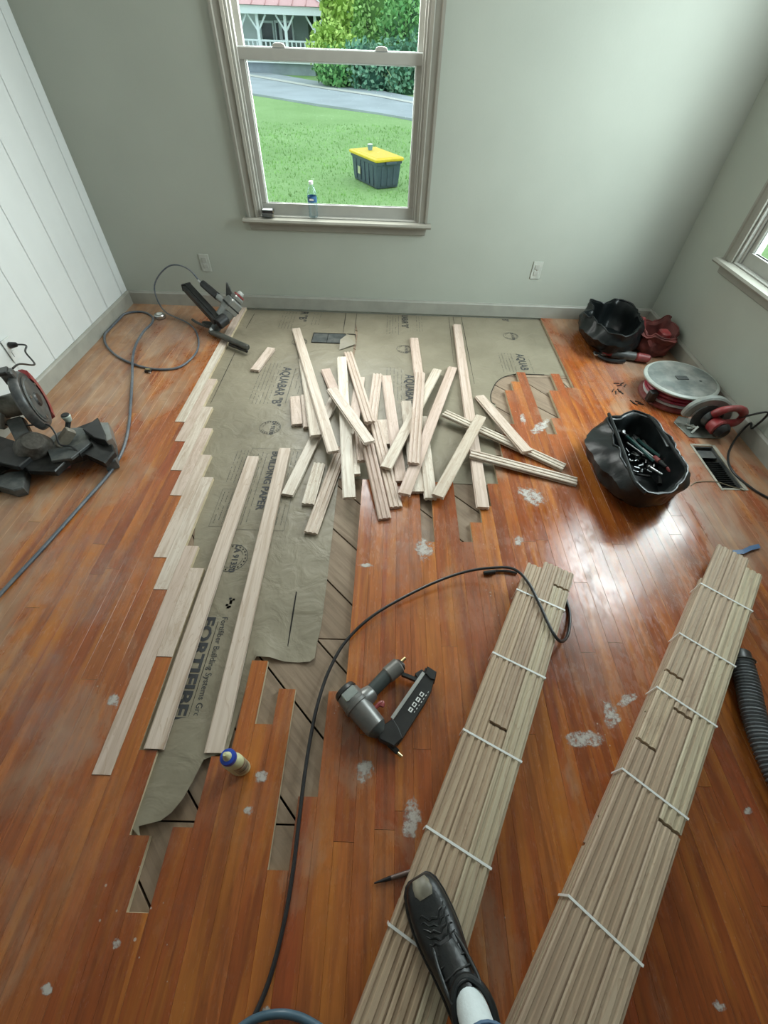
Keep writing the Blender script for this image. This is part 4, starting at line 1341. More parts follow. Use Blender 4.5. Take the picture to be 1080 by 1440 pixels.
part(MB().bar(b0.lerp(b1, .62), b0.lerp(b1, .70), .110, .096, ch=.004), 'body_gasket', M_black, rt)
part(MB().bar(b1, b1 + (b1 - b0).normalized() * .035, .078, .070, ch=.010), 'head_cap', M_grey, rt)
capp = b1 + (b1 - b0).normalized() * .035
part(MB().bar(capp, capp + (b1 - b0).normalized() * .012, .050, .062, ch=.004), 'red_bumper', M_red, rt)
part(MB().cyl(capp + (b1 - b0).normalized() * .012, capp + (b1 - b0).normalized() * .038, .024, .020, 16, .004), 'striker_knob', mat('pale_knob', (.30, .31, .29), .4), rt, smooth=True)
h0 = b0.lerp(b1, .62); h1 = P(284, 398, .262)
part(MB().cyl(h0, h0.lerp(h1, .5), .024, .022, 16, .003), 'handle_neck', M_grey, rt, smooth=True)
part(MB().cyl(h0.lerp(h1, .42), h1, .027, .024, 16, .006), 'handle_grip', M_black, rt, smooth=True)
part(MB().cyl(h1, h1 + (h1 - h0).normalized() * .035, .011, .009, 12), 'air_fitting', M_steel, rt, smooth=True)
fin0 = b0.lerp(b1, .75)
part(MB().prism([(0, 0), (.07, 0), (.055, .012), (.012, .10), (0, .10)], -.006, .006, Matrix.Translation(fin0 + Vector((-.045, .045, .035))) @ Matrix.Rotation(PI / 2, 4, 'X') @ Matrix.Rotation(-.25, 4, 'Z'), .002), 'hook_fin', M_dgrey, rt)
m0 = P(307, 452, .105); m1 = P(263, 404, .20)
for s in (-1, 0, 1):
    off = (m1 - m0).normalized().cross(Vector((0, 0, 1))).normalized() * .0225 * s
    part(MB().bar(m0 + off, m1 + off, .021, .040 if s else .048, ch=.002), 'magazine_rail', M_black, rt)
part(MB().bar(m1, m1 + (m1 - m0).normalized() * .012, .072, .050, ch=.004), 'magazine_end', M_black, rt)
f0 = P(302, 459, .06); f1 = P(274, 449, .045)
part(MB().prism([(0, -.03), (.09, -.028), (.13, -.01), (.13, .012), (.08, .03), (0, .03)], -.008, .008, Matrix.Translation(f0) @ (Matrix(((f1 - f0).normalized(), Vector((0, 0, 1)).cross((f1 - f0).normalized()).normalized(), (f1 - f0).normalized().cross(Vector((0, 0, 1)).cross((f1 - f0).normalized()).normalized()))).transposed().to_4x4()), .003), 'shoe_wing', M_black, rt)
part(MB().tube(smooth_path([P(306, 463, .03), P(290, 459, .02), P(276, 453, .022), P(270, 449, .035)], 5), .009, 8), 'wing_edge', M_dgrey, rt, smooth=True)

# air hose from the nailer, looping on the floor and leaving at the left
hz = .0075
fit = h1 + (h1 - h0).normalized() * .032
hp = [fit, PY(267, 380, -.20), PY(252, 373, -.17), PY(238, 374, -.145), PY(226, 384, -.14), PY(218, 398, -.15), PY(218, 412, -.17), P(225, 429, .075), P(236, 441, .035),
      P(262, 453, .012), P(275, 465, hz), P(279.5, 484, hz), P(272, 501, hz), P(250, 517, hz), P(216, 519, hz), P(185, 511, hz), P(161, 498, hz), P(147.5, 481, hz), P(150, 464, hz),
      P(163, 448, hz), P(182, 439.5, hz), P(202, 439, hz), P(214.5, 446, hz + .004), P(213, 455, hz + .012), P(202, 466, hz + .014), P(191, 485, hz + .014), P(186.5, 505, hz + .016), P(186, 530, hz + .010), P(184, 565, hz), P(181, 600, hz),
      P(173, 632, hz), P(155, 664, hz), P(120, 704, hz), P(62, 769, hz), P(0, 836, hz), P(-60, 905, hz)]
path = smooth_path(hp, 7)
rad = []
for i, p in enumerate(path):
    t = i / len(path)
    rad.append(.0052 if t < .28 else min(.0078, .0052 + (t - .28) * .02))
for p in path: p.x = max(p.x, .028)
o = MB().tube(path, rad, 9).build('air_hose', M_hose, smooth=True)
tag(o, 'grey-blue air hose looping from the floor nailer and running down the left side', 'hose')
rt = thing('steel_puck', 'shiny round steel tape case inside the hose loop by the far wall', 'tape measure', P(226, 450, 0))
c0 = P(226, 447, .001)
part(MB().cyl(c0, c0 + Vector((0, 0, .030)), .040, .040, 28, .006), 'case', M_steel, rt, smooth=True)
part(MB().cyl(c0 + Vector((0, 0, .0305)), c0 + Vector((0, 0, .033)), .022, .02, 20, .001), 'top_disc', M_white, rt, smooth=True)
rt = thing('hose_coupler', 'small brass and steel block lying against the hose loop', 'coupler', P(211, 519, 0))
c0 = P(211, 521.5, .0)
part(MB().bar(c0 + Vector((-.022, -.014, .008)), c0 + Vector((.016, -.014, .008)), .028, .014, ch=.002), 'block', M_blackm, rt)
part(MB().cyl(c0 + Vector((-.016, -.014, .019)), c0 + Vector((.012, -.014, .019)), .006, n=10), 'barrel', M_brass, rt, smooth=True)
part(MB().box(c0 + Vector((.012, -.03, .006)), (.012, .010, .01), ch=.001), 'tab', M_steel, rt)

# mitre saw
rt = thing('mitre_saw', 'dusty mitre saw with red-edged blade guard at the left edge', 'mitre saw', (.36, -1.84, 0))
def pp(l, z): return [(P(u, v, z).x, P(u, v, z).y) for u, v in l]
base = pp([(-40, 640), (-8, 612), (22, 622), (52, 612), (84, 622), (104, 604), (136, 592), (150, 600), (162, 636), (148, 652), (122, 640), (96, 648), (78, 664), (40, 662), (12, 650), (-30, 676)], .075)
part(MB().prism(base, .045, .082, ch=.006), 'cast_base', mat('saw_base_black', (.012, .013, .013), .3, .4, var=.3, dust=.08), rt)
part(MB().prism(pp([(146, 622), (160, 620), (163, 648), (146, 654), (138, 640)], .05), .001, .055, ch=.006), 'foot', M_dgrey, rt)
part(MB().prism(pp([(14, 668), (40, 664), (36, 690), (22, 694), (-20, 682)], .03), .001, .05, ch=.006), 'foot', M_dgrey, rt)
part(MB().prism(pp([(-30, 660), (20, 668), (24, 680), (-20, 692)], .03), .006, .03, ch=.003), 'foot_bar', M_black, rt)
tc_ = P(96, 618, .09)
part(MB().lathe([(.090, .06), (.098, .066), (.098, .088), (.088, .094), (.02, .094)], Matrix.Translation((tc_.x, tc_.y, 0)), 40), 'turntable', mat('turntable_grey', (.10, .115, .11), .35, .5, dust=.45), rt, smooth=True)
part(MB().prism(pp([(66, 632), (104, 628), (124, 616), (128, 622), (100, 644), (72, 648)], .1), .083, .100, ch=.003), 'table_insert', M_dgrey, rt)
part(MB().prism(pp([(118, 606), (139, 590), (149, 612), (150, 622), (134, 618)], .11), .082, .125, ch=.004), 'fence', M_black, rt)
part(MB().prism(pp([(140, 594), (152, 594), (158, 616), (150, 620)], .11), .05, .112, ch=.003), 'fence_face', M_grey, rt)
kp0 = P(97, 592, .148)
part(MB().bar(P(84, 628, .09), P(100, 604, .15), .036, .045, ch=.005), 'clamp_post', mat('dusty_post', (.17, .15, .115), .5, dust=.4), rt)
part(MB().bar(P(92, 622, .09), kp0 + Vector((0, 0, .004)), .016, .016), 'clamp_rod', M_blackm, rt)
kp = kp0
part(MB().cyl(kp, kp + Vector((0, 0, .035)), .016, .022, 18, .003), 'clamp_knob', mat('pale_knob_green', (.45, .50, .44), .4), rt, smooth=True)
part(MB().cyl(kp + Vector((0, 0, .035)), kp + Vector((0, 0, .040)), .020, .018, 18, .001), 'knob_top', M_blackm, rt, smooth=True)
# blade and guard: a disc standing upright
gc = Vector((.325, -1.70, .262)); gn = Vector((.82, .43, .04)).normalized()
gm = mat('guard_dark_grey', (.045, .05, .052), .36, .2, var=.3, dust=.2)
part(MB().cyl(gc - gn * .022, gc + gn * .018, .144, .138, 44, .010), 'blade_guard', gm, rt, smooth=True)
part(MB().cyl(gc + gn * .018, gc + gn * .026, .112, .100, 40, .004), 'guard_plate', M_dgrey, rt, smooth=True)
part(MB().cyl(gc + gn * .024, gc + gn * .034, .035, .030, 24, .003), 'arbor_cover', M_black, rt, smooth=True)
# red lower edge of the guard
dv = Vector((0, 0, 1)) - gn * gn.z; dv.normalize(); ev = gn.cross(dv)
mb = MB(); rings = []
for i in range(25):
    a = -1.0 - 1.75 * i / 24
    cdir = dv * math.cos(a) + ev * math.sin(a)
    rings.append([gc + cdir * q + gn * b for q, b in ((.108, .030), (.156, .024), (.168, .006), (.168, -.012), (.138, -.012))])
part(mb.rings(rings), 'red_guard_edge', M_red, rt, smooth=True)
part(MB().bar(gc + dv * .10 - gn * .01, gc + dv * .165 - gn * .01, .05, .05, ch=.008), 'guard_top', gm, rt)
part(MB().bar(gc + dv * .155 - gn * .02, gc + dv * .172 - gn * .02, .058, .04, ch=.004), 'carry_lug', M_black, rt)
for q in ((.05, .06), (-.07, .05), (.03, -.09)):
    c_ = gc + dv * q[0] + ev * q[1] + gn * .024
    part(MB().cyl(c_, c_ + gn * .006, .007, n=10), 'bolt', M_steel, rt)
part(MB().cyl(gc - gn * .02, gc - gn * .16, .055, .050, 26, .008), 'motor', mat('olive_motor', (.09, .09, .07), .5, dust=.4), rt, smooth=True)
part(MB().cyl(gc - gn * .10 + Vector((0, 0, .09)), gc - gn * .20 + Vector((0, .02, .11)), .040, .036, 22, .01), 'motor_cover', mat('pale_cover', (.30, .33, .31), .4, dust=.3), rt, smooth=True)
part(MB().cyl(gc - gn * .13 + Vector((0, 0, .13)), gc - gn * .21 + Vector((0, .02, .14)), .022, .02, 16, .006), 'red_trigger_grip', M_red, rt, smooth=True)
part(MB().cyl(gc + Vector((-.10, -.08, -.05)), gc + Vector((-.17, -.10, -.02)), .055, .05, 22, .01), 'rear_housing', mat('grey_housing', (.16, .17, .16), .45, dust=.4), rt, smooth=True)
part(MB().cyl(P(50, 632, .085), P(46, 620, .16), .085, .055, 26, .012), 'pivot_housing', mat('dusty_pivot', (.05, .045, .038), .45, .3, var=.3, dust=.3), rt, smooth=True)
part(MB().bar(P(38, 622, .13), P(22, 590, .20), .07, .06, ch=.01), 'swing_arm', M_dgrey, rt)
part(MB().bar(P(0, 640, .09), P(40, 650, .09), .10, .03, ch=.006), 'left_wing', M_black, rt)
part(MB().cyl(P(92, 655, .035), P(99, 654, .03), .016, .014, 14, .003), 'red_knob', M_dred, rt, smooth=True)
part(MB().bar(P(66, 660, .03), P(92, 656, .035), .02, .02, ch=.003), 'lock_lever', M_dred, rt)
part(MB().tube(smooth_path([P(-10, 590, .22), P(12, 598, .20), P(40, 598, .19), P(66, 597, .18), P(78, 610, .15), P(84, 625, .125), P(100, 628, .11), P(112, 638, .09), P(118, 648, .05)], 6), .0042, 8), 'cord', M_black, rt, smooth=True)

# ================================================================== FOREGROUND TOOLS
# brad nailer lying on its side
rt = thing('brad_nailer', 'grey and black pneumatic brad nailer lying on the old floor in the middle', 'nail gun', P(540, 1000, 0))
GM = mat('nail_gun_grey', (.17, .17, .165), .33, .45, var=.15, dust=.2)
c0 = P(484, 970, .046); c1 = P(536, 1032, .040)
ax = (c1 - c0).normalized()
part(MB().cyl(c0 - ax * .004, c0 + ax * .016, .037, .040, 30, .004), 'end_cap', M_black, rt, smooth=True)
part(MB().cyl(c0 + ax * .014, c0.lerp(c1, .34), .040, .043, 30, .004), 'cylinder_head', GM, rt, smooth=True)
part(MB().bar(c0 + ax * .016 + Vector((0, 0, .036)), c0 + ax * .048 + Vector((0, 0, .037)), .050, .010, ch=.003), 'exhaust_plate', mat('shiny_plate', (.42, .47, .46), .22, .7), rt)
part(MB().cyl(c0.lerp(c1, .32), c0.lerp(c1, .40), .045, .045, 30, .002), 'cylinder_flange', GM, rt, smooth=True)
part(MB().cyl(c0.lerp(c1, .38), c0.lerp(c1, .88), .041, .036, 30, .003), 'cylinder', GM, rt, smooth=True)
part(MB().cyl(c0.lerp(c1, .86), c1, .034, .022, 24, .004), 'nose_taper', M_dgrey, rt, smooth=True)
h0 = P(515, 985, .042); h1 = P(556, 938, .040)
part(MB().cyl(P(508, 986, .042), P(525, 972, .042), .034, .027, 20, .006), 'handle_root', GM, rt, smooth=True)
part(MB().cyl(P(519, 976, .042), P(546, 948, .042), .0225, .0245, 20, .005), 'rubber_grip', mat('dark_green_rubber', (.04, .05, .048), .6), rt, smooth=True)
part(MB().cyl(P(543, 951, .042), P(562, 935, .041), .028, .029, 22, .006), 'handle_cap', GM, rt, smooth=True)
part(MB().cyl(P(561, 936, .041), P(564, 932, .041), .024, .020, 20, .003), 'cap_seal', M_black, rt, smooth=True)
part(MB().cyl(P(563, 932, .042), P(570, 925, .042), .007, .0055, 12, .001), 'air_fitting', M_brass, rt, smooth=True)
part(MB().tube(smooth_path([P(524, 999, .04), P(532, 991, .04), P(538, 988, .04), P(537, 994, .04)], 4), .0075, 8), 'trigger', M_red, rt, smooth=True)
mag = pp([(598, 941), (605, 944), (611, 954), (606, 974), (598, 990), (566, 1040), (560, 1048), (541, 1036), (546, 1026), (590, 955)], .03)
part(MB().prism(mag, .018, .048, ch=.003), 'magazine', M_black, rt)
part(MB().prism(pp([(594, 944), (598, 947), (553, 1012), (549, 1009)], .05), .046, .051, ch=.001), 'magazine_rail', M_steel, rt)
part(MB().prism(pp([(600, 940), (613, 948), (611, 960), (604, 958), (597, 950)], .03), .012, .054, ch=.003), 'magazine_latch', M_black, rt)
part(MB().bar(P(565, 948, .035), P(590, 958, .035), .012, .018, ch=.002), 'magazine_bridge', M_black, rt)
part(MB().bar(P(585, 953, .035), P(596, 946, .035), .022, .026, ch=.003), 'bridge_mount', M_black, rt)
part(MB().prism(pp([(528, 1030), (552, 1012), (560, 1024), (566, 1040), (554, 1052), (546, 1048), (534, 1042)], .035), .016, .054, ch=.004), 'nose_block', M_black, rt)
part(MB().bar(P(547, 1046, .028), P(559, 1058, .018), .016, .016, ch=.002), 'nose_tip', M_blackm, rt)
part(MB().cyl(P(556, 1056, .018), P(565, 1064, .014), .006, .005, 10), 'safety_tip', M_brass, rt, smooth=True)
lab = P(578, 1003, .0492); la = math.atan2(P(596, 975, .05).y - P(575, 1007, .05).y, P(596, 975, .05).x - P(575, 1007, .05).x)
for i in range(4):
    q = P(577.5 + 5.2 * i, 998 - 7.2 * i, .0492)
    Mx = Matrix.Translation(q) @ Matrix.Rotation(la, 4, 'Z')
    part(MB().box((0, 0, 0), (.0135, .013, .0008), Mx), 'badge', M_strap, rt)
    part(MB().box((0, 0, .0005), (.0085, .006 if i % 2 else .004, .0008), Mx), 'badge_mark', M_black, rt)
mb = MB()
for i in range(7):
    q = P(583 + 3.2 * i, 1001 - 4.6 * i, .0492)
    mb.box((0, 0, 0), (.006, .0016 + .001 * (i % 2), .0006), Matrix.Translation(q) @ Matrix.Rotation(la, 4, 'Z'))
mb = part(mb, 'badge_lettering', M_strap, rt); mb['kind'] = 'stuff'

# black air hose: from the near edge over the strapped bundle
hz = .0068
hp = [P(330, 1475, hz), P(352, 1440, hz), P(378, 1380, hz), P(399, 1300, hz), P(412, 1225, hz), P(421, 1150, hz), P(429, 1085, hz), P(438, 1030, hz), P(448, 985, hz), P(464, 940, hz),
      P(488, 900, .010), P(530, 862, .020), P(600, 824, .035), P(655, 804, .050), P(700, 798, .070), P(724, 801, .086), P(742, 818, .0875), P(757, 846, .0872), P(771, 877, .0870), P(781, 895, .085), P(789, 902, .070), P(797, 896, .045),
      P(801, 880, .022), P(801, 862, .010), P(797, 846, hz), P(795, 838, hz)]
o = MB().tube(smooth_path(hp, 7), .0058, 9).build('air_hose', M_hoseb, smooth=True)
tag(o, 'black air hose arching from the near edge over the left strapped bundle', 'hose')
rt = thing('hose_end', 'black hose end with a dark coupler poking out left of the bundle\'s far end', 'hose', P(690, 806, 0))
part(MB().tube(smooth_path([P(727, 806, .008), P(712, 803, .008), P(694, 803, .009)], 4), .0058, 8), 'hose_stub', M_hoseb, rt, smooth=True)
part(MB().cyl(P(696, 804, .011), P(680, 806, .011), .010, .009, 12, .002), 'coupler', M_black, rt, smooth=True)
o = MB().tube(smooth_path([P(330, 1452, .009), P(352, 1436, .0095), P(375, 1428, .0155), P(400, 1426, .0155), P(425, 1432, .0095), P(450, 1446, .009), P(470, 1462, .009)], 7), .0085, 10).build('air_hose', mat('blue_hose', (.06, .115, .16), .35), smooth=True)
tag(o, 'short arc of blue hose at the bottom edge of the photo', 'hose')

# glue bottle
gb = P(335, 1080, 0)
gb = Vector((1.638, -3.166, .0005))
rt = thing('glue_bottle', 'cream glue bottle with blue cap standing on the old floor', 'bottle', gb)
M_cream = mat('cream_bottle', (.60, .60, .36), .35, var=.05)
ell = Matrix.Translation(gb) @ Matrix.Diagonal((1, .72, 1, 1))
part(MB().lathe([(.026, 0), (.030, .003), (.0315, .012), (.0315, .105), (.029, .118), (.022, .130), (.0165, .138), (.0165, .142)], ell, 32), 'bottle_body', M_cream, rt, smooth=True)
part(MB().lathe([(.0165, .141), (.0215, .142), (.0215, .158), (.0205, .161), (.012, .163)], Matrix.Translation(gb), 28), 'cap', mat('blue_cap', (.012, .05, .36), .35), rt, smooth=True)
part(MB().lathe([(.0125, .162), (.010, .172), (.007, .186), (.0045, .191)], Matrix.Translation(gb), 20), 'nozzle', M_cream, rt, smooth=True)
mb = MB(); rs = []
for z in (.025, .098):
    rs.append([gb + Vector((.0319 * math.cos(a), .0319 * .72 * math.sin(a), z)) for a in [(-1.35 + 2.1 * i / 14) for i in range(15)]])
vs = rs[0] + rs[1]
mb.add(vs, [(i, i + 1, 16 + i, 15 + i) for i in range(14)])
part(mb, 'label', mat('glue_label', (.36, .33, .22), .5, var=.2, scale=80), rt)
for z, hh, mm in ((.088, .006, M_dred), (.070, .003, M_black), (.052, .012, M_dgrey), (.036, .002, M_black)):
    mb = MB(); vs = []
    for zz in (z, z + hh): vs += [gb + Vector((.0322 * math.cos(a), .0322 * .72 * math.sin(a), zz)) for a in [(-1.1 + 1.5 * i / 10) for i in range(11)]]
    mb.add(vs, [(i, i + 1, 12 + i, 11 + i) for i in range(10)]); part(mb, 'label_print', mm, rt)

# nail set by the shoe
rt = thing('nail_set', 'small rusty steel punch on the floor beside the shoe toe', 'punch', (2.10, -3.41, .006))
a = P(526, 1242, .006); b = P(578, 1226, .006)
part(MB().cyl(a, a.lerp(b, .45), .0018, .0055, 12), 'tapered_tip', M_blackm, rt, smooth=True)
part(MB().cyl(a.lerp(b, .45), b, .0055, .0065, 12, .001), 'shank', mat('rusty_steel', (.16, .12, .11), .5, .6), rt, smooth=True)

# ================================================================== PERSON (left foot on the bundle)
zf = BH + .001
person = thing('person', 'person in blue jeans, white sock and black shoe stepping on the strapped bundle', 'person', (2.25, -3.55, zf))
toe = Vector((2.164, -3.408, 0)); heel = Vector((2.293, -3.672, 0))
fd = (heel - toe).normalized(); fr = Vector((-fd.y, fd.x, 0))
FL = (heel - toe).length


def shoe_ring(t, wl, wr, zb, zt, k=28, flat=.35, cap=1.0):
    """cross-section at t metres from the toe; wl / wr half widths to either side"""
    c = toe + fd * t; out = []
    for i in range(k):
        a = 2 * PI * i / k
        ca, sa = math.cos(a), math.sin(a)
        w = wr if ca > 0 else wl
        x = math.copysign(abs(ca) ** (.72), ca) * w
        if sa >= 0: z = zb + (zt - zb) * (flat + (1 - flat) * sa ** .85)
        else: z = zb + (zt - zb) * flat * (1 + sa ** 3 * 1.0) if False else zb + (zt - zb) * flat * max(0, 1 + sa * 1.15)
        z = max(z, zb)
        out.append(c + fr * x + Vector((0, 0, z)))
    return out


M_shoe = mat('black_shoe_leather', (.008, .010, .011), .38, var=.4, scale=14, bump=.003, bscale=55)
M_toe = mat('worn_toe_patch', (.22, .20, .15), .45, var=.4, scale=30)
M_sole = mat('black_shoe_sole', (.010, .011, .012), .55)
M_sock = mat('white_ribbed_sock', (.66, .74, .76), .8, var=.04, scale=60, bump=.002, bscale=160)
M_jean = mat('blue_jeans', (.10, .17, .27), .8, var=.2, scale=50, bump=.001, bscale=200)
M_skin = mat('skin', (.5, .30, .22), .5, var=.05)
prof = [(-.004, .020, .020, .010, .030), (.002, .032, .030, .008, .042), (.016, .043, .040, .006, .052), (.045, .051, .047, .005, .057), (.080, .054, .050, .005, .062), (.112, .053, .050, .005, .072),
        (.140, .049, .047, .005, .086), (.165, .045, .043, .005, .098), (.190, .042, .040, .005, .108), (.215, .040, .038, .005, .112), (.245, .039, .037, .005, .112), (.275, .037, .035, .005, .108), (.297, .031, .030, .006, .100), (.308, .020, .020, .010, .085)]
R_ = [shoe_ring(t, a, b, zf + c, zf + d) for t, a, b, c, d in prof]
upper = part(MB().rings(R_), 'shoe', M_shoe, person, smooth=True)
sm = upper.modifiers.new('sub', 'SUBSURF'); sm.levels = 1; sm.render_levels = 2
# sole: outline slightly wider than the upper
outl = [(toe + fd * (t - .0)) + fr * (b + .004) for t, a, b, c, d in prof] + [(toe + fd * t) - fr * (a + .004) for t, a, b, c, d in reversed(prof)]
part(MB().prism([(p.x, p.y) for p in outl], zf + .0005, zf + .020, ch=.003), 'sole', M_sole, person, smooth=True)
# toe patch: worn leather skin lying over the toe
tp = [shoe_ring(t, a * .62 + .001, b * .62 + .001, zf + d * .55, zf + d + .0022, 20, .2) for t, a, b, c, d in [(.000, .030, .028, .008, .040), (.010, .040, .036, .006, .0505), (.026, .047, .042, .006, .0555), (.038, .040, .036, .006, .056)]]
part(MB().rings(tp), 'toe_patch', M_toe, person, smooth=True)
# stitched seam ridges, creases and tongue
for t, amp in ((.070, .0), (.082, .0), (.094, .0), (.106, .0), (.118, .0)):
    z = None
    for i in range(len(prof) - 1):
        if prof[i][0] <= t <= prof[i + 1][0]:
            k_ = (t - prof[i][0]) / (prof[i + 1][0] - prof[i][0]); z = prof[i][4] + (prof[i + 1][4] - prof[i][4]) * k_; wd = prof[i][1] + (prof[i + 1][1] - prof[i][1]) * k_
    pts = []
    for j in range(-5, 6):
        x = j / 5 * wd * .62
        pts.append(toe + fd * (t + .008 * math.cos(j * .6) + .003 * math.sin(j * 2.1 + t * 90)) + fr * x + Vector((0, 0, zf + .35 * z + .65 * z * math.sqrt(max(0, 1 - (abs(x) / wd) ** 2.6)) + .0005)))
    part(MB().tube(smooth_path(pts, 3), [.0030 * math.sin(PI * min(max(q, .05), .95)) + .0006 for q in [i / 30 for i in range(31)]], 7), 'leather_crease', M_shoe, person, smooth=True)
tz = lambda t: .112 if t > .2 else .062 + (t - .08) / .12 * .048
tg = [[toe + fd * t + fr * (w * s) + Vector((0, 0, zf + tz(t) + h)) for s, h in ((-1, -.004), (-.6, .006), (0, .009), (.6, .006), (1, -.004), (0, -.008))] for t, w in ((.120, .020), (.140, .026), (.165, .028), (.185, .027), (.200, .022))]
part(MB().rings(tg), 'tongue', M_shoe, person, smooth=True)
for s in (-1, 1):
    pts = [toe + fd * t + fr * (s * w) + Vector((0, 0, zf + z)) for t, w, z in ((.115, .027, .066), (.140, .033, .079), (.165, .035, .092), (.185, .036, .104), (.200, .034, .112))]
    part(MB().tube(smooth_path(pts, 4), .0042, 8), 'lace_flap', M_shoe, person, smooth=True)
for t, z in ((.128, .076), (.146, .087), (.164, .097), (.180, .108)):
    pts = [toe + fd * (t + .006 * abs(j) / 3) + fr * (.011 * j) + Vector((0, 0, zf + z + .006 - .0012 * j * j)) for j in range(-3, 4)]
    part(MB().tube(smooth_path(pts, 3), .0028, 7), 'lace', M_sole, person, smooth=True)
# collar, sock, leg
anc = toe + fd * .232
def ring_at(c, rx, ry, tilt=Vector((0, 0, 1)), k=28, w=0.0):
    n_ = tilt.normalized(); a_ = fd - n_ * fd.dot(n_); a_.normalize(); b_ = n_.cross(a_)
    return [c + a_ * (rx * math.cos(2 * PI * i / k)) * (1 + w * math.sin(5 * 2 * PI * i / k)) + b_ * (ry * math.sin(2 * PI * i / k)) for i in range(k)]
col = ring_at(anc + Vector((0, 0, zf + .108)), .056, .040)
part(MB().tube([col[i % 28] for i in range(29)], .0075, 8, cap=False), 'shoe_collar', M_shoe, person, smooth=True)
ank = anc + Vector((0, 0, zf + .06))
sk = [(Vector((0, 0, .05)), .046, .033), (Vector((0, 0, .09)), .045, .0335), (Vector((-.002, -.002, .12)), .043, .033), (Vector((.000, -.018, .15)), .043, .034), (Vector((.004, -.045, .19)), .044, .036), (Vector((.008, -.066, .235)), .046, .040)]
part(MB().rings([ring_at(anc + Vector((0, 0, zf)) + o_, a_, b_) for o_, a_, b_ in sk]), 'sock', M_sock, person, smooth=True)
leg = [(2.272, -3.664, .300, .062, .054), (2.272, -3.705, .35, .064, .058), (2.270, -3.725, .42, .066, .062), (2.265, -3.74, .52, .068, .066), (2.255, -3.74, .62, .078, .074), (2.245, -3.80, .74, .090, .084), (2.235, -3.85, .86, .098, .09), (2.22, -3.89, .96, .10, .095)]
part(MB().rings([ring_at(Vector((x, y, z)), a_, b_, Vector((0, -.25, 1)), w=.02) for x, y, z, a_, b_ in leg]), 'trouser_leg', M_jean, person, smooth=True)
hem = ring_at(Vector((2.272, -3.664, .300)), .0635, .0575, Vector((0, -.25, 1)))
part(MB().tube([hem[i % 28] for i in range(29)], .0035, 6, cap=False), 'trouser_hem', M_jean, person, smooth=True)

# ================================================================== PLASTER SMEARS AND CHIPS ON THE OLD FLOOR
M_smear = patch_mat('plaster_smear', (.56, .54, .50), .8, 38, .46, .60)
M_dustp = patch_mat('dust_film', (.55, .42, .36), .36, 7, .42, .78)
def smear(u, v, ru, rv, label, m=M_smear, z=.0007, rot=0.0, seed=0, name='plaster_smear', cat='smear'):
    c = P(u, v, z); r = random.Random(seed); n = 26; vs = [tuple(c)]; fd_ = [1.0]
    for k_, f_ in ((.55, .75), (1.0, .0)):
        for i in range(n):
            a = 2 * PI * i / n; q = k_ * (1 + .35 * noise.noise(Vector((math.cos(a) * 1.6, math.sin(a) * 1.6, seed * 3.7))))
            du = ru * q * math.cos(a); dv_ = rv * q * math.sin(a)
            p = P(u + du * math.cos(rot) - dv_ * math.sin(rot), v + du * math.sin(rot) + dv_ * math.cos(rot), z)
            vs.append(tuple(p)); fd_.append(f_)
    fs = [(0, 1 + i, 1 + (i + 1) % n) for i in range(n)] + [(1 + i, 1 + n + i, 1 + n + (i + 1) % n, 1 + (i + 1) % n) for i in range(n)]
    mb = MB(); mb.v = vs; mb.f = fs
    o = mb.build(name, m)
    at = o.data.attributes.new('fade', 'FLOAT', 'POINT'); at.data.foreach_set('value', fd_)
    tag(o, label, cat, 'chalky smears on the old floor')
    return o


S = [(596, 772, 20, 22, 'white smear at the end of the short gap below the pile', .6), (860, 1005, 16, 30, 'chalky scrape between the two bundles, upper one', -.3), (820, 1040, 42, 18, 'wide pale smear between the two bundles', 0),
     (880, 985, 22, 9, 'thin hooked scrape left of the right bundle', -.5), (512, 1083, 20, 22, 'pale dried glue blob below the brad nailer', .5), (578, 1150, 20, 44, 'string of dried glue drops left of the shoe bundle', .1),
     (368, 1092, 12, 16, 'small white splash beside the glue bottle', .7), (350, 1140, 9, 12, 'faint white spot below the glue bottle', .4), (165, 1325, 9, 13, 'white chip mark on the near floor, left', .3),
     (65, 1392, 12, 14, 'pale chip mark at the lower left corner', .6), (375, 1420, 9, 9, 'white chip beside the blue hose', 0), (748, 698, 32, 16, 'blue-white dust smear right of the grooved boards', .45),
     (735, 588, 6, 11, 'white sliver on the red floor patch by the cut paper', -.3), (760, 600, 22, 10, 'sprinkle of white chips on the small red patch', -.6), (160, 985, 14, 16, 'pale scuff left of the newly laid boards', .8),
     (1012, 1415, 18, 10, 'white scuff at the lower right', .7), (1052, 1140, 10, 8, 'small white nick right of the right bundle', .2), (514, 795, 14, 4, 'little white dash on the floor edge below the pile', 0),
     (800, 820, 10, 8, 'white crumbs at the far end of the left bundle', 0), (730, 760, 9, 12, 'pale dots above the left bundle', 0)]
for i, (u, v, a, b, lb, ro_) in enumerate(S): smear(u, v, a, b, lb, rot=ro_, seed=i + 1)
for i, (u, v, a, b, lb, ro_) in enumerate([(930, 800, 120, 80, 'broad dusty film on the floor before the black tool bag', .4), (840, 940, 60, 110, 'streak of dust between the two bundles', -.3), (120, 820, 110, 90, 'dusty scuffed area left of the new boards', -.6),
                                          (560, 760, 60, 90, 'dusty film on the floor just below the pile', 0), (240, 470, 90, 40, 'dusty floor inside the hose loop', 0), (70, 1000, 90, 140, 'faint haze of dust at the left edge', -.4), (880, 530, 80, 60, 'dusty patch between the far bag and the reel', .2)]):
    smear(u, v, a, b, lb, m=M_dustp, z=.0006, rot=ro_, seed=40 + i, name='dust_film', cat='dust')

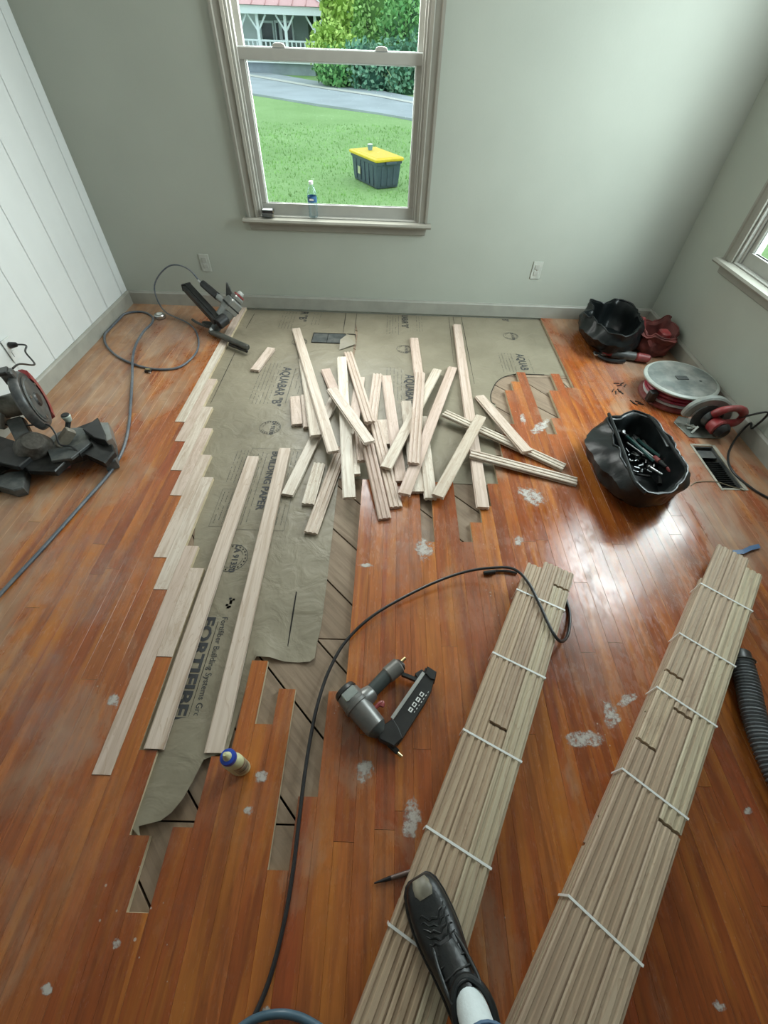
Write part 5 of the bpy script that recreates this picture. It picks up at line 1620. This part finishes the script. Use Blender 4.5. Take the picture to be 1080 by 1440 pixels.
# ================================================================== WINDOW SILL THINGS
sz = OZ0 + .0085
bo = PY(441, 303, .012); bo.z = sz
rt = thing('water_bottle', 'clear water bottle with a blue label on the window sill', 'bottle', bo)
part(MB().lathe([(.024, 0), (.030, .004), (.031, .012), (.029, .02), (.031, .03), (.029, .04), (.031, .05), (.029, .06), (.031, .07), (.0305, .085), (.0305, .122), (.031, .128), (.028, .145), (.018, .165), (.0125, .178), (.0125, .186)], Matrix.Translation(bo), 24), 'bottle_body', clear_plastic(), rt, smooth=True)
part(MB().lathe([(.0312, .086), (.0312, .120)], Matrix.Translation(bo), 24, closed=False), 'label', mat('blue_label', (.03, .11, .25), .4, var=.3, scale=60), rt, smooth=True)
part(MB().box(bo + Vector((0, -.0312, .103)), (.028, .0008, .011)), 'label_print', M_strap, rt)
part(MB().lathe([(.0145, .182), (.0145, .196), (.013, .198)], Matrix.Translation(bo), 20), 'cap', M_strap, rt, smooth=True)
wp = PY(375, 300, -.02)
for i, (dz, dx, m_, lb) in enumerate([(0.0, 0.0, M_white, 'lower small white box of two at the window sill\'s left end'), (.021, .004, M_dgrey, 'upper small dark-sided box of two at the window sill\'s left end')]):
    c = Vector((1.196 + dx, -.012, OZ0 + .0085 + dz))
    rt = thing('small_box', lb, 'box', c, 'small boxes on the window sill')
    part(MB().box(c + Vector((0, 0, .010)), (.072, .046, .018), ch=.002), 'box_body', M_black if i else M_dgrey, rt)
    part(MB().box(c + Vector((-.003, 0, .0195)), (.062, .040, .0015)), 'box_top', mat('pale_box_top', (.62, .70, .68), .35) if i else M_white, rt)
    part(MB().box(c + Vector((.035, -.010, .008)), (.004, .02, .012)), 'box_latch', M_brass, rt)

# ================================================================== OUTSIDE
GZ = -.30
def grass_mat():
    m, nt, bs = nodes_of('lawn_grass')
    g = N(nt, 'ShaderNodeNewGeometry')
    n1 = N(nt, 'ShaderNodeTexNoise', i_Scale=.7, i_Detail=6.0); nt.links.new(g.outputs['Position'], n1.inputs['Vector'])
    n2 = N(nt, 'ShaderNodeTexNoise', i_Scale=22.0, i_Detail=4.0, i_Roughness=.7); nt.links.new(g.outputs['Position'], n2.inputs['Vector'])
    c = ramp(nt, [(.3, (.20, .36, .10)), (.7, (.29, .47, .165))], n1.outputs['Fac'])
    c2 = mix(nt, ramp(nt, [(.4, (0, 0, 0)), (.7, (.55,) * 3)], n2.outputs['Fac']).outputs[0], c.outputs[0], (.34, .46, .22))
    c3 = mix(nt, ramp(nt, [(.3, (.5,) * 3), (.45, (0, 0, 0))], n2.outputs['Fac']).outputs[0], c2, (.09, .20, .04))
    nt.links.new(c3, bs.inputs['Base Color']); bs.inputs['Roughness'].default_value = .8
    bumpy(nt, bs, n2.outputs['Fac'], .05, .7)
    return m


M_lawn = grass_mat()
def ground():
    mb = MB(); nx, ny = 60, 60
    for j in range(ny + 1):
        for i in range(nx + 1):
            x = -40 + 80 * i / nx; y = -12 + 92 * j / ny
            z = GZ + .03 * noise.noise(Vector((x * .4, y * .4, 0)))
            if y > 30: z += (y - 30) * .02
            if W + .4 > x > -.4 and y < .5: z = -.6
            mb.v.append((x, y, z))
    for j in range(ny):
        for i in range(nx):
            a = j * (nx + 1) + i
            mb.f.append((a, a + 1, a + nx + 2, a + nx + 1))
    o = mb.build('lawn', M_lawn, smooth=True, origin=(0, 0, 0)); o['kind'] = 'structure'
ground()
# blades of grass nearest to the window
mb = MB(); r = random.Random(11)
for i in range(15000):
    y = 2.4 + 9.5 * r.random() ** 1.3; x = 1.6 + (r.random() - .5) * (3.2 + y * .75)
    if 1.2 < x < 2.1 and 5.2 < y < 6.0: continue
    h = r.uniform(.02, .055); a = r.uniform(0, 6.28); w = .006 + y * .0008
    dx, dy = math.cos(a) * w, math.sin(a) * w
    z = GZ + .03 * noise.noise(Vector((x * .4, y * .4, 0))) - .004
    mb.v += [(x - dx, y - dy, z), (x + dx, y + dy, z), (x + r.uniform(-.02, .02), y + r.uniform(-.02, .02), z + h)]
    mb.f.append((3 * i, 3 * i + 1, 3 * i + 2) if False else (len(mb.v) - 3, len(mb.v) - 2, len(mb.v) - 1))
o = mb.build('grass_blades', mat('grass_blade', (.29, .48, .16), .6, var=.4, scale=3), origin=(0, 0, 0)); tag(o, 'short green grass blades on the lawn outside the window', 'grass', kind='stuff')

# road crossing obliquely
rz = GZ + .055
def road():
    q = [P(300, 84, rz), P(348, 97, rz), P(440, 113, rz), P(530, 126, rz), P(600, 140, rz), P(700, 160, rz)]
    p = [P(300, 118, rz), P(348, 130, rz), P(440, 145, rz), P(530, 158, rz), P(600, 170, rz), P(700, 192, rz)]
    mb = MB(); mb.v = [tuple(a) for a in p] + [tuple(a) for a in q] ; n = len(p)
    mb.v += [(a.x, a.y, rz - .08) for a in p] + [(a.x, a.y, rz - .08) for a in q]
    mb.f = [(i, i + 1, n + i + 1, n + i) for i in range(n - 1)] + [(2 * n + i, i, n * 0 + i + 1, 2 * n + i + 1) for i in range(n - 1)]
    o = mb.build('road', mat('grey_asphalt', (.36, .39, .42), .85, var=.12, scale=.8), origin=(0, 0, 0)); o['kind'] = 'structure'
    m2 = MB(); L = []
    for a, b in zip(p, q): 
        c = a.lerp(b, .62); e = a.lerp(b, .72); m2.v += [(c.x, c.y, rz + .01), (e.x, e.y, rz + .01)]
    m2.f = [(2 * i, 2 * i + 2, 2 * i + 3, 2 * i + 1) for i in range(n - 1)]
    part(m2, 'worn_stripe', mat('pale_stripe', (.55, .54, .50), .85), o)
road()

# storage tote on the lawn
tz = GZ + .012
T0 = P(530.3, 265.6, tz); T1 = P(498.4, 250, tz)
e1 = Vector((T1.x - T0.x, T1.y - T0.y, 0)).normalized(); e2 = Vector((e1.y, -e1.x, 0))
LL, LW, LH = (T1 - T0).length, .40, .36
rt = thing('storage_tote', 'dark grey storage tote with yellow lid standing on the lawn outside', 'tote', T0.lerp(T0 + e1 * LL + e2 * LW, .5))
def rect(c, l, w, z, k=.03):
    out = []
    for sx, sy, a0 in ((1, 1, 0), (-1, 1, 1), (-1, -1, 2), (1, -1, 3)):
        for j in range(4):
            a = PI / 2 * (a0 + j / 3)
            out.append(c + e1 * (sx * (l / 2 - k) + k * math.cos(a)) + e2 * (sy * (w / 2 - k) + k * math.sin(a)) + Vector((0, 0, z)))
    return out
cc = T0 + e1 * LL / 2 + e2 * LW / 2; cc.z = tz
M_tote = mat('tote_dark_plastic', (.075, .10, .135), .4, var=.12)
part(MB().rings([rect(cc, LL, LW, 0), rect(cc, LL + .02, LW + .02, .05), rect(cc, LL + .07, LW + .06, LH - .05), rect(cc, LL + .10, LW + .09, LH - .05), rect(cc, LL + .10, LW + .09, LH - .01)]), 'tote_body', M_tote, rt)
for i in range(5):
    t = -.36 + .18 * i
    c = cc + e1 * (LL * t) - e2 * (LW / 2 + .018)
    part(MB().bar(c + Vector((0, 0, .03)), c - e2 * .012 + Vector((0, 0, LH - .07)), .05, .012, up=e2, ch=.003), 'rib', M_tote, rt)
for i in range(3):
    c = cc + e2 * (LW * (-.28 + .28 * i)) - e1 * (LL / 2 + .018)
    part(MB().bar(c + Vector((0, 0, .03)), c - e1 * .012 + Vector((0, 0, LH - .07)), .05, .012, up=e1, ch=.003), 'rib', M_tote, rt)
M_yel = mat('yellow_lid', (.85, .58, .035), .38, var=.06)
part(MB().rings([rect(cc, LL + .13, LW + .12, LH - .012), rect(cc, LL + .14, LW + .13, LH), rect(cc, LL + .14, LW + .13, LH + .018), rect(cc, LL + .11, LW + .10, LH + .03), rect(cc, LL + .06, LW + .05, LH + .026), rect(cc, LL + .04, LW + .03, LH + .036)]), 'lid', M_yel, rt)
part(MB().bar(cc - e1 * (LL / 2 + .08) - e2 * .08 + Vector((0, 0, LH - .03)), cc - e1 * (LL / 2 + .08) + e2 * .10 + Vector((0, 0, LH - .03)), .035, .03, ch=.006), 'handle', M_tote, rt)
part(MB().box((0, 0, 0), (.09, .002, .10), Matrix.Translation(cc + e1 * (LL * .18) - e2 * (LW / 2 + .042) + Vector((0, 0, .16))) @ Matrix.Rotation(math.atan2(e1.y, e1.x), 4, 'Z')), 'sticker', mat('torn_sticker', (.5, .5, .3), .6), rt)
cp = cc + e1 * .20 + Vector((0, 0, LH + .037))
rt = thing('small_cup', 'small blue and clear cup standing on the yellow tote lid', 'cup', cp)
part(MB().lathe([(.035, 0), (.040, .03), (.043, .07)], Matrix.Translation(cp), 20), 'cup_body', mat('blue_cup', (.16, .32, .42), .3), rt, smooth=True)
part(MB().lathe([(.045, .07), (.045, .078), (.03, .082)], Matrix.Translation(cp), 20), 'cup_lid', M_strap, rt, smooth=True)

# ---------------------------------------------------------------- vegetation
def leaf_mat(name, c1, c2):
    m, nt, bs = nodes_of(name)
    g = N(nt, 'ShaderNodeNewGeometry')
    n1 = N(nt, 'ShaderNodeTexNoise', i_Scale=1.6, i_Detail=5.0, i_Roughness=.7); nt.links.new(g.outputs['Position'], n1.inputs['Vector'])
    rr = mix(nt, .5, n1.outputs['Fac'], g.outputs['Random Per Island'])
    c = ramp(nt, [(.3, c1), (.65, c2)], rr)
    nt.links.new(c.outputs[0], bs.inputs['Base Color']); bs.inputs['Roughness'].default_value = .7
    bs.inputs['Specular IOR Level'].default_value = .2
    return m


LM = {'lime': leaf_mat('lime_leaves', (.28, .44, .09), (.52, .68, .18)), 'dark': leaf_mat('dark_leaves', (.07, .19, .12), (.20, .38, .24)), 'mid': leaf_mat('mid_leaves', (.10, .30, .09), (.27, .52, .19)),
      'blue': leaf_mat('bluish_leaves', (.10, .26, .17), (.28, .48, .32)), 'light': leaf_mat('light_leaves', (.24, .46, .12), (.46, .70, .26)), 'spiky': leaf_mat('spiky_leaves', (.40, .58, .20), (.72, .82, .45))}
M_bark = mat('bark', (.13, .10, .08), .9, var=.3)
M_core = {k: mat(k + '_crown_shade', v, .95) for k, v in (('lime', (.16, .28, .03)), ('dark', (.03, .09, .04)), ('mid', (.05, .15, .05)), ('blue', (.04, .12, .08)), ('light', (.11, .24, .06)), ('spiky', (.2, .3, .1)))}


def tree(name, label, cat, c, rx, rz_, kind, n=2600, leaf=.16, trunk=True, seed=0, group=None):
    """c: centre of the crown"""
    r = random.Random(seed)
    gz = GZ if c[1] < 30 else GZ + (c[1] - 30) * .02
    root = thing(name, label, cat, (c[0], c[1], gz), group)
    mb = MB(); C0 = Vector(c)
    lobes = [(Vector((r.uniform(-.5, .5), r.uniform(-.5, .5), r.uniform(-.6, .6))), r.uniform(.45, .8)) for _ in range(9)]
    for i in range(n):
        l, s = lobes[i % 9]
        d = Vector((r.gauss(0, 1), r.gauss(0, 1), r.gauss(0, 1))).normalized() * (s * r.uniform(.72, 1.05))
        p = l * .8 + d
        p = Vector((p.x * rx, p.y * rx, p.z * rz_)) + C0
        if p.z < gz + .05: p.z = gz + r.uniform(.05, .5)
        a = Vector((r.uniform(-1, 1), r.uniform(-1, 1), r.uniform(-1, 1))).normalized() * leaf
        b = a.cross(Vector((r.uniform(-1, 1), r.uniform(-1, 1), r.uniform(-1, 1)))).normalized() * leaf * .6
        mb.add([p - a, p + b, p + a, p - b], [(0, 1, 2, 3)])
    cr = part(mb, 'foliage', LM[kind], root); cr['kind'] = 'stuff'
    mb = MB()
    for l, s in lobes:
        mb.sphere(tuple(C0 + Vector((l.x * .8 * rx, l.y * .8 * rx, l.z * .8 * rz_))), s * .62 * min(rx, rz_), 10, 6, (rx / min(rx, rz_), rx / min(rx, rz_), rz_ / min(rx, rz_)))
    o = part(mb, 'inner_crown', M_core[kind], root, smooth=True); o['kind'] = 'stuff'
    if trunk:
        part(MB().cyl((c[0], c[1], gz - .1), (c[0] + r.uniform(-.1, .1), c[1], c[2]), .14, .07, 10), 'trunk', M_bark, root, smooth=True)
    return root


def at(u, v, y): return PY(u, v, y)
G_ = 'trees beyond the road'
def crown(u, v, y): p = at(u, v, y); return (p.x, p.y, p.z)
tree('shade_tree', 'bright lime-leaved tree just right of the porch roof', 'tree', crown(472, 6, 24), .8, 1.5, 'lime', 2600, .13, seed=1, group=G_)
tree('shade_tree', 'tall dark tree behind the porch roof\'s right end', 'tree', crown(450, 20, 38), 3.4, 4.5, 'dark', 3200, .22, seed=2, group=G_)
tree('conifer', 'light green feathery tree in the middle above the sash rail', 'tree', crown(522, 32, 27), 1.25, 2.4, 'light', 3200, .11, seed=3, group=G_)
tree('shade_tree', 'bluish green tree behind the light feathery one', 'tree', crown(505, 10, 33), 2.7, 4.2, 'blue', 3600, .18, seed=4, group=G_)
tree('shade_tree', 'dark bluish tree at the right edge of the far window', 'tree', crown(568, 10, 30), 2.6, 4.5, 'dark', 3600, .18, seed=5, group=G_)
tree('shade_tree', 'mid green shrub tree low at the window\'s right side', 'tree', crown(572, 50, 24), 1.3, 1.2, 'mid', 2400, .12, seed=6, group=G_)
tree('shade_tree', 'dense mid green tree filling the middle distance', 'tree', crown(540, 40, 36), 4.2, 4.6, 'mid', 4200, .22, seed=7, group=G_)
tree('round_bush', 'yellow-green rounded bush beside the porch\'s right post', 'bush', crown(478, 66, 22.5), 1.25, .75, 'lime', 2200, .09, False, seed=8, group='bushes beyond the road')
tree('round_bush', 'dull green bush under the yellow one, behind the road', 'bush', crown(486, 96, 22), 1.3, .8, 'mid', 2200, .10, False, seed=9, group='bushes beyond the road')
tree('round_bush', 'bluish bush behind the road in the middle', 'bush', crown(530, 100, 21.5), 1.5, .95, 'blue', 2400, .10, False, seed=10, group='bushes beyond the road')
tree('round_bush', 'dark bush behind the road at the right, by the pale plant', 'bush', crown(578, 104, 20.5), 1.2, 1.1, 'dark', 2200, .10, False, seed=11, group='bushes beyond the road')
for i, (x, y, s) in enumerate([(-9, 46, 5.5), (-2, 48, 6), (5, 46, 6), (12, 44, 6), (19, 40, 6), (-17, 46, 6)]):
    tree('shade_tree', ['tall tree behind the house roof, left of its ridge', 'tall tree behind the house porch', 'tall backdrop tree behind the feathery tree', 'tall backdrop tree at the right of the far window', 'backdrop tree far right beyond the road', 'backdrop tree far left behind the house'][i],
         'tree', (x, y, 4.0), s, 6.5, ['dark', 'blue', 'dark', 'mid', 'dark', 'blue'][i], 3000, .34, seed=20 + i, group=G_)
# spiky pale plant at the verge
sp = P(557, 130, GZ + .03)
root = thing('spiky_plant', 'pale spiky grass plant on the verge beyond the road', 'plant', sp)
mb = MB(); r = random.Random(3)
for i in range(90):
    a = r.uniform(0, 6.28); L = r.uniform(.5, 1.0); lean = r.uniform(.15, .8)
    b = sp + Vector((r.uniform(-.12, .12), r.uniform(-.12, .12), 0)); t = b + Vector((math.cos(a) * lean * L, math.sin(a) * lean * L, L * (1 - lean * .45)))
    w = Vector((-math.sin(a), math.cos(a), 0)) * .028
    md = b.lerp(t, .55) + Vector((0, 0, .12))
    mb.add([b - w, b + w, md + w, md - w, t], [(0, 1, 2, 3), (3, 2, 4)])
o = part(mb, 'leaf_blades', LM['spiky'], root); o['kind'] = 'stuff'
# right window: bushes and lawn outside
tree('round_bush', 'bright bush outside the right-hand window', 'bush', (8.2, -1.6, .5), 1.1, 1.0, 'light', 2600, .10, False, seed=30)

# ---------------------------------------------------------------- house across the road
HY = 27.0
def h(u, v, y=HY): return at(u, v, y)
house = thing('house', 'house across the road with red-pink porch roof, white posts and block foundation', 'building', (-6, HY, GZ))
M_hw = mat('house_siding', (.28, .33, .31), .8, var=.1, scale=2)
M_hwhite = mat('porch_white', (.78, .83, .84), .6, var=.03)
M_roof = mat('red_metal_roof', (.66, .36, .36), .45, var=.08, scale=1)
M_block = mat('block_foundation', (.30, .34, .38), .9, var=.1, scale=3)
fz = h(440, 84).z                      # porch floor
ez = h(440, 22).z                      # underside of the eaves
xr = h(445, 60).x; xl = -15.0
wl_y = HY + 2.4                        # house wall behind the porch
wx = PY(434, 50, wl_y).x
part(MB().box(((xl + wx) / 2, wl_y + 2.5, (fz + ez + .6) / 2), (wx - xl, 5, ez - fz + .8)), 'house_wall', M_hw, house)
part(MB().box(((xl + xr) / 2, HY + 1.2, (GZ + fz) / 2 - .3), (xr - xl - .3, 2.3, fz - GZ + .5)), 'foundation', M_block, house)
part(MB().box(((xl + xr) / 2, HY + 1.2, fz - .08), (xr - xl + .1, 2.6, .16)), 'porch_floor', M_hwhite, house)
ex = h(456, 22).x
part(MB().box(((xl + ex) / 2, HY - .3, ez + .12), (ex - xl, .08, .26)), 'fascia', M_hwhite, house)
part(MB().box((ex, HY + 1.2, ez + .12), (.08, 3.0, .26)), 'fascia', M_hwhite, house)
part(MB().box(((xl + ex) / 2, HY + 1.3, ez + .03), (ex - xl, 3.1, .05)), 'porch_ceiling', M_hwhite, house)
rx0, ry0 = ex + .12, HY - .45
mb = MB(); rdz = 1.75
mb.v = [(xl, ry0, ez + .26), (rx0, ry0, ez + .26), (rx0 - 3.6, ry0 + 3.3, ez + .26 + rdz), (xl, ry0 + 3.3, ez + .26 + rdz), (rx0, ry0 + 6.6, ez + .26), (xl, ry0 + 6.6, ez + .26)]
mb.f = [(0, 1, 2, 3), (1, 4, 2), (4, 5, 3, 2), (0, 5, 4, 1)]
part(mb, 'roof', M_roof, house)
part(MB().bar(Vector((rx0, ry0, ez + .30)), Vector((rx0 - 3.6, ry0 + 3.3, ez + .30 + rdz)), .12, .06), 'roof_hip_cap', M_hwhite, house)
for i in range(16):
    x = rx0 - .3 - i * .62
    t = min(1, max(.02, (rx0 - x) / 3.6))
    part(MB().bar(Vector((x, ry0 + .01, ez + .285)), Vector((x, ry0 + 3.3 * t, ez + .285 + rdz * t)), .035, .05), 'roof_seam', M_roof, house)
for u in (340, 366, 404, 445):
    b = h(u, 62); t_ = h(u, 26)
    x = b.x
    part(MB().box((x, HY, (fz + ez) / 2), (.13, .13, ez - fz)), 'porch_post', M_hwhite, house)
    for s in (-1, 1): part(MB().bar((x, HY, ez - .55), (x + s * .42, HY, ez - .02), .07, .07, up=(0, 1, 0)), 'post_brace', M_hwhite, house)
rz_t = h(404, 58).z
part(MB().box(((xl + xr) / 2, HY, rz_t), (xr - xl, .07, .06)), 'porch_rail', M_hwhite, house)
part(MB().box(((xl + xr) / 2, HY, fz + .12), (xr - xl, .06, .05)), 'porch_rail', M_hwhite, house)
for i in range(34):
    x = xr - .14 - i * .21
    part(MB().box((x, HY, (fz + rz_t) / 2), (.06, .045, rz_t - fz)), 'baluster', M_hwhite, house)
M_hg = mat('dark_house_glass', (.03, .045, .05), .15)
for u0, u1 in ((367, 385), (388, 394), (396, 412)):
    a = PY(u0, 32, wl_y); b = PY(u1, 56, wl_y)
    f = part(MB().box(((a.x + b.x) / 2, wl_y - .03, (a.z + b.z) / 2), (b.x - a.x + .16, .06, a.z - b.z + .16)), 'house_window', M_hwhite, house)
    part(MB().box(((a.x + b.x) / 2, wl_y - .07, (a.z + b.z) / 2), (b.x - a.x, .03, a.z - b.z)), 'pane', M_hg, f)
a = PY(352, 42, wl_y)
f = part(MB().box((a.x, wl_y - .03, fz + 1.05), (.95, .06, 2.1)), 'house_door', M_hwhite, house)
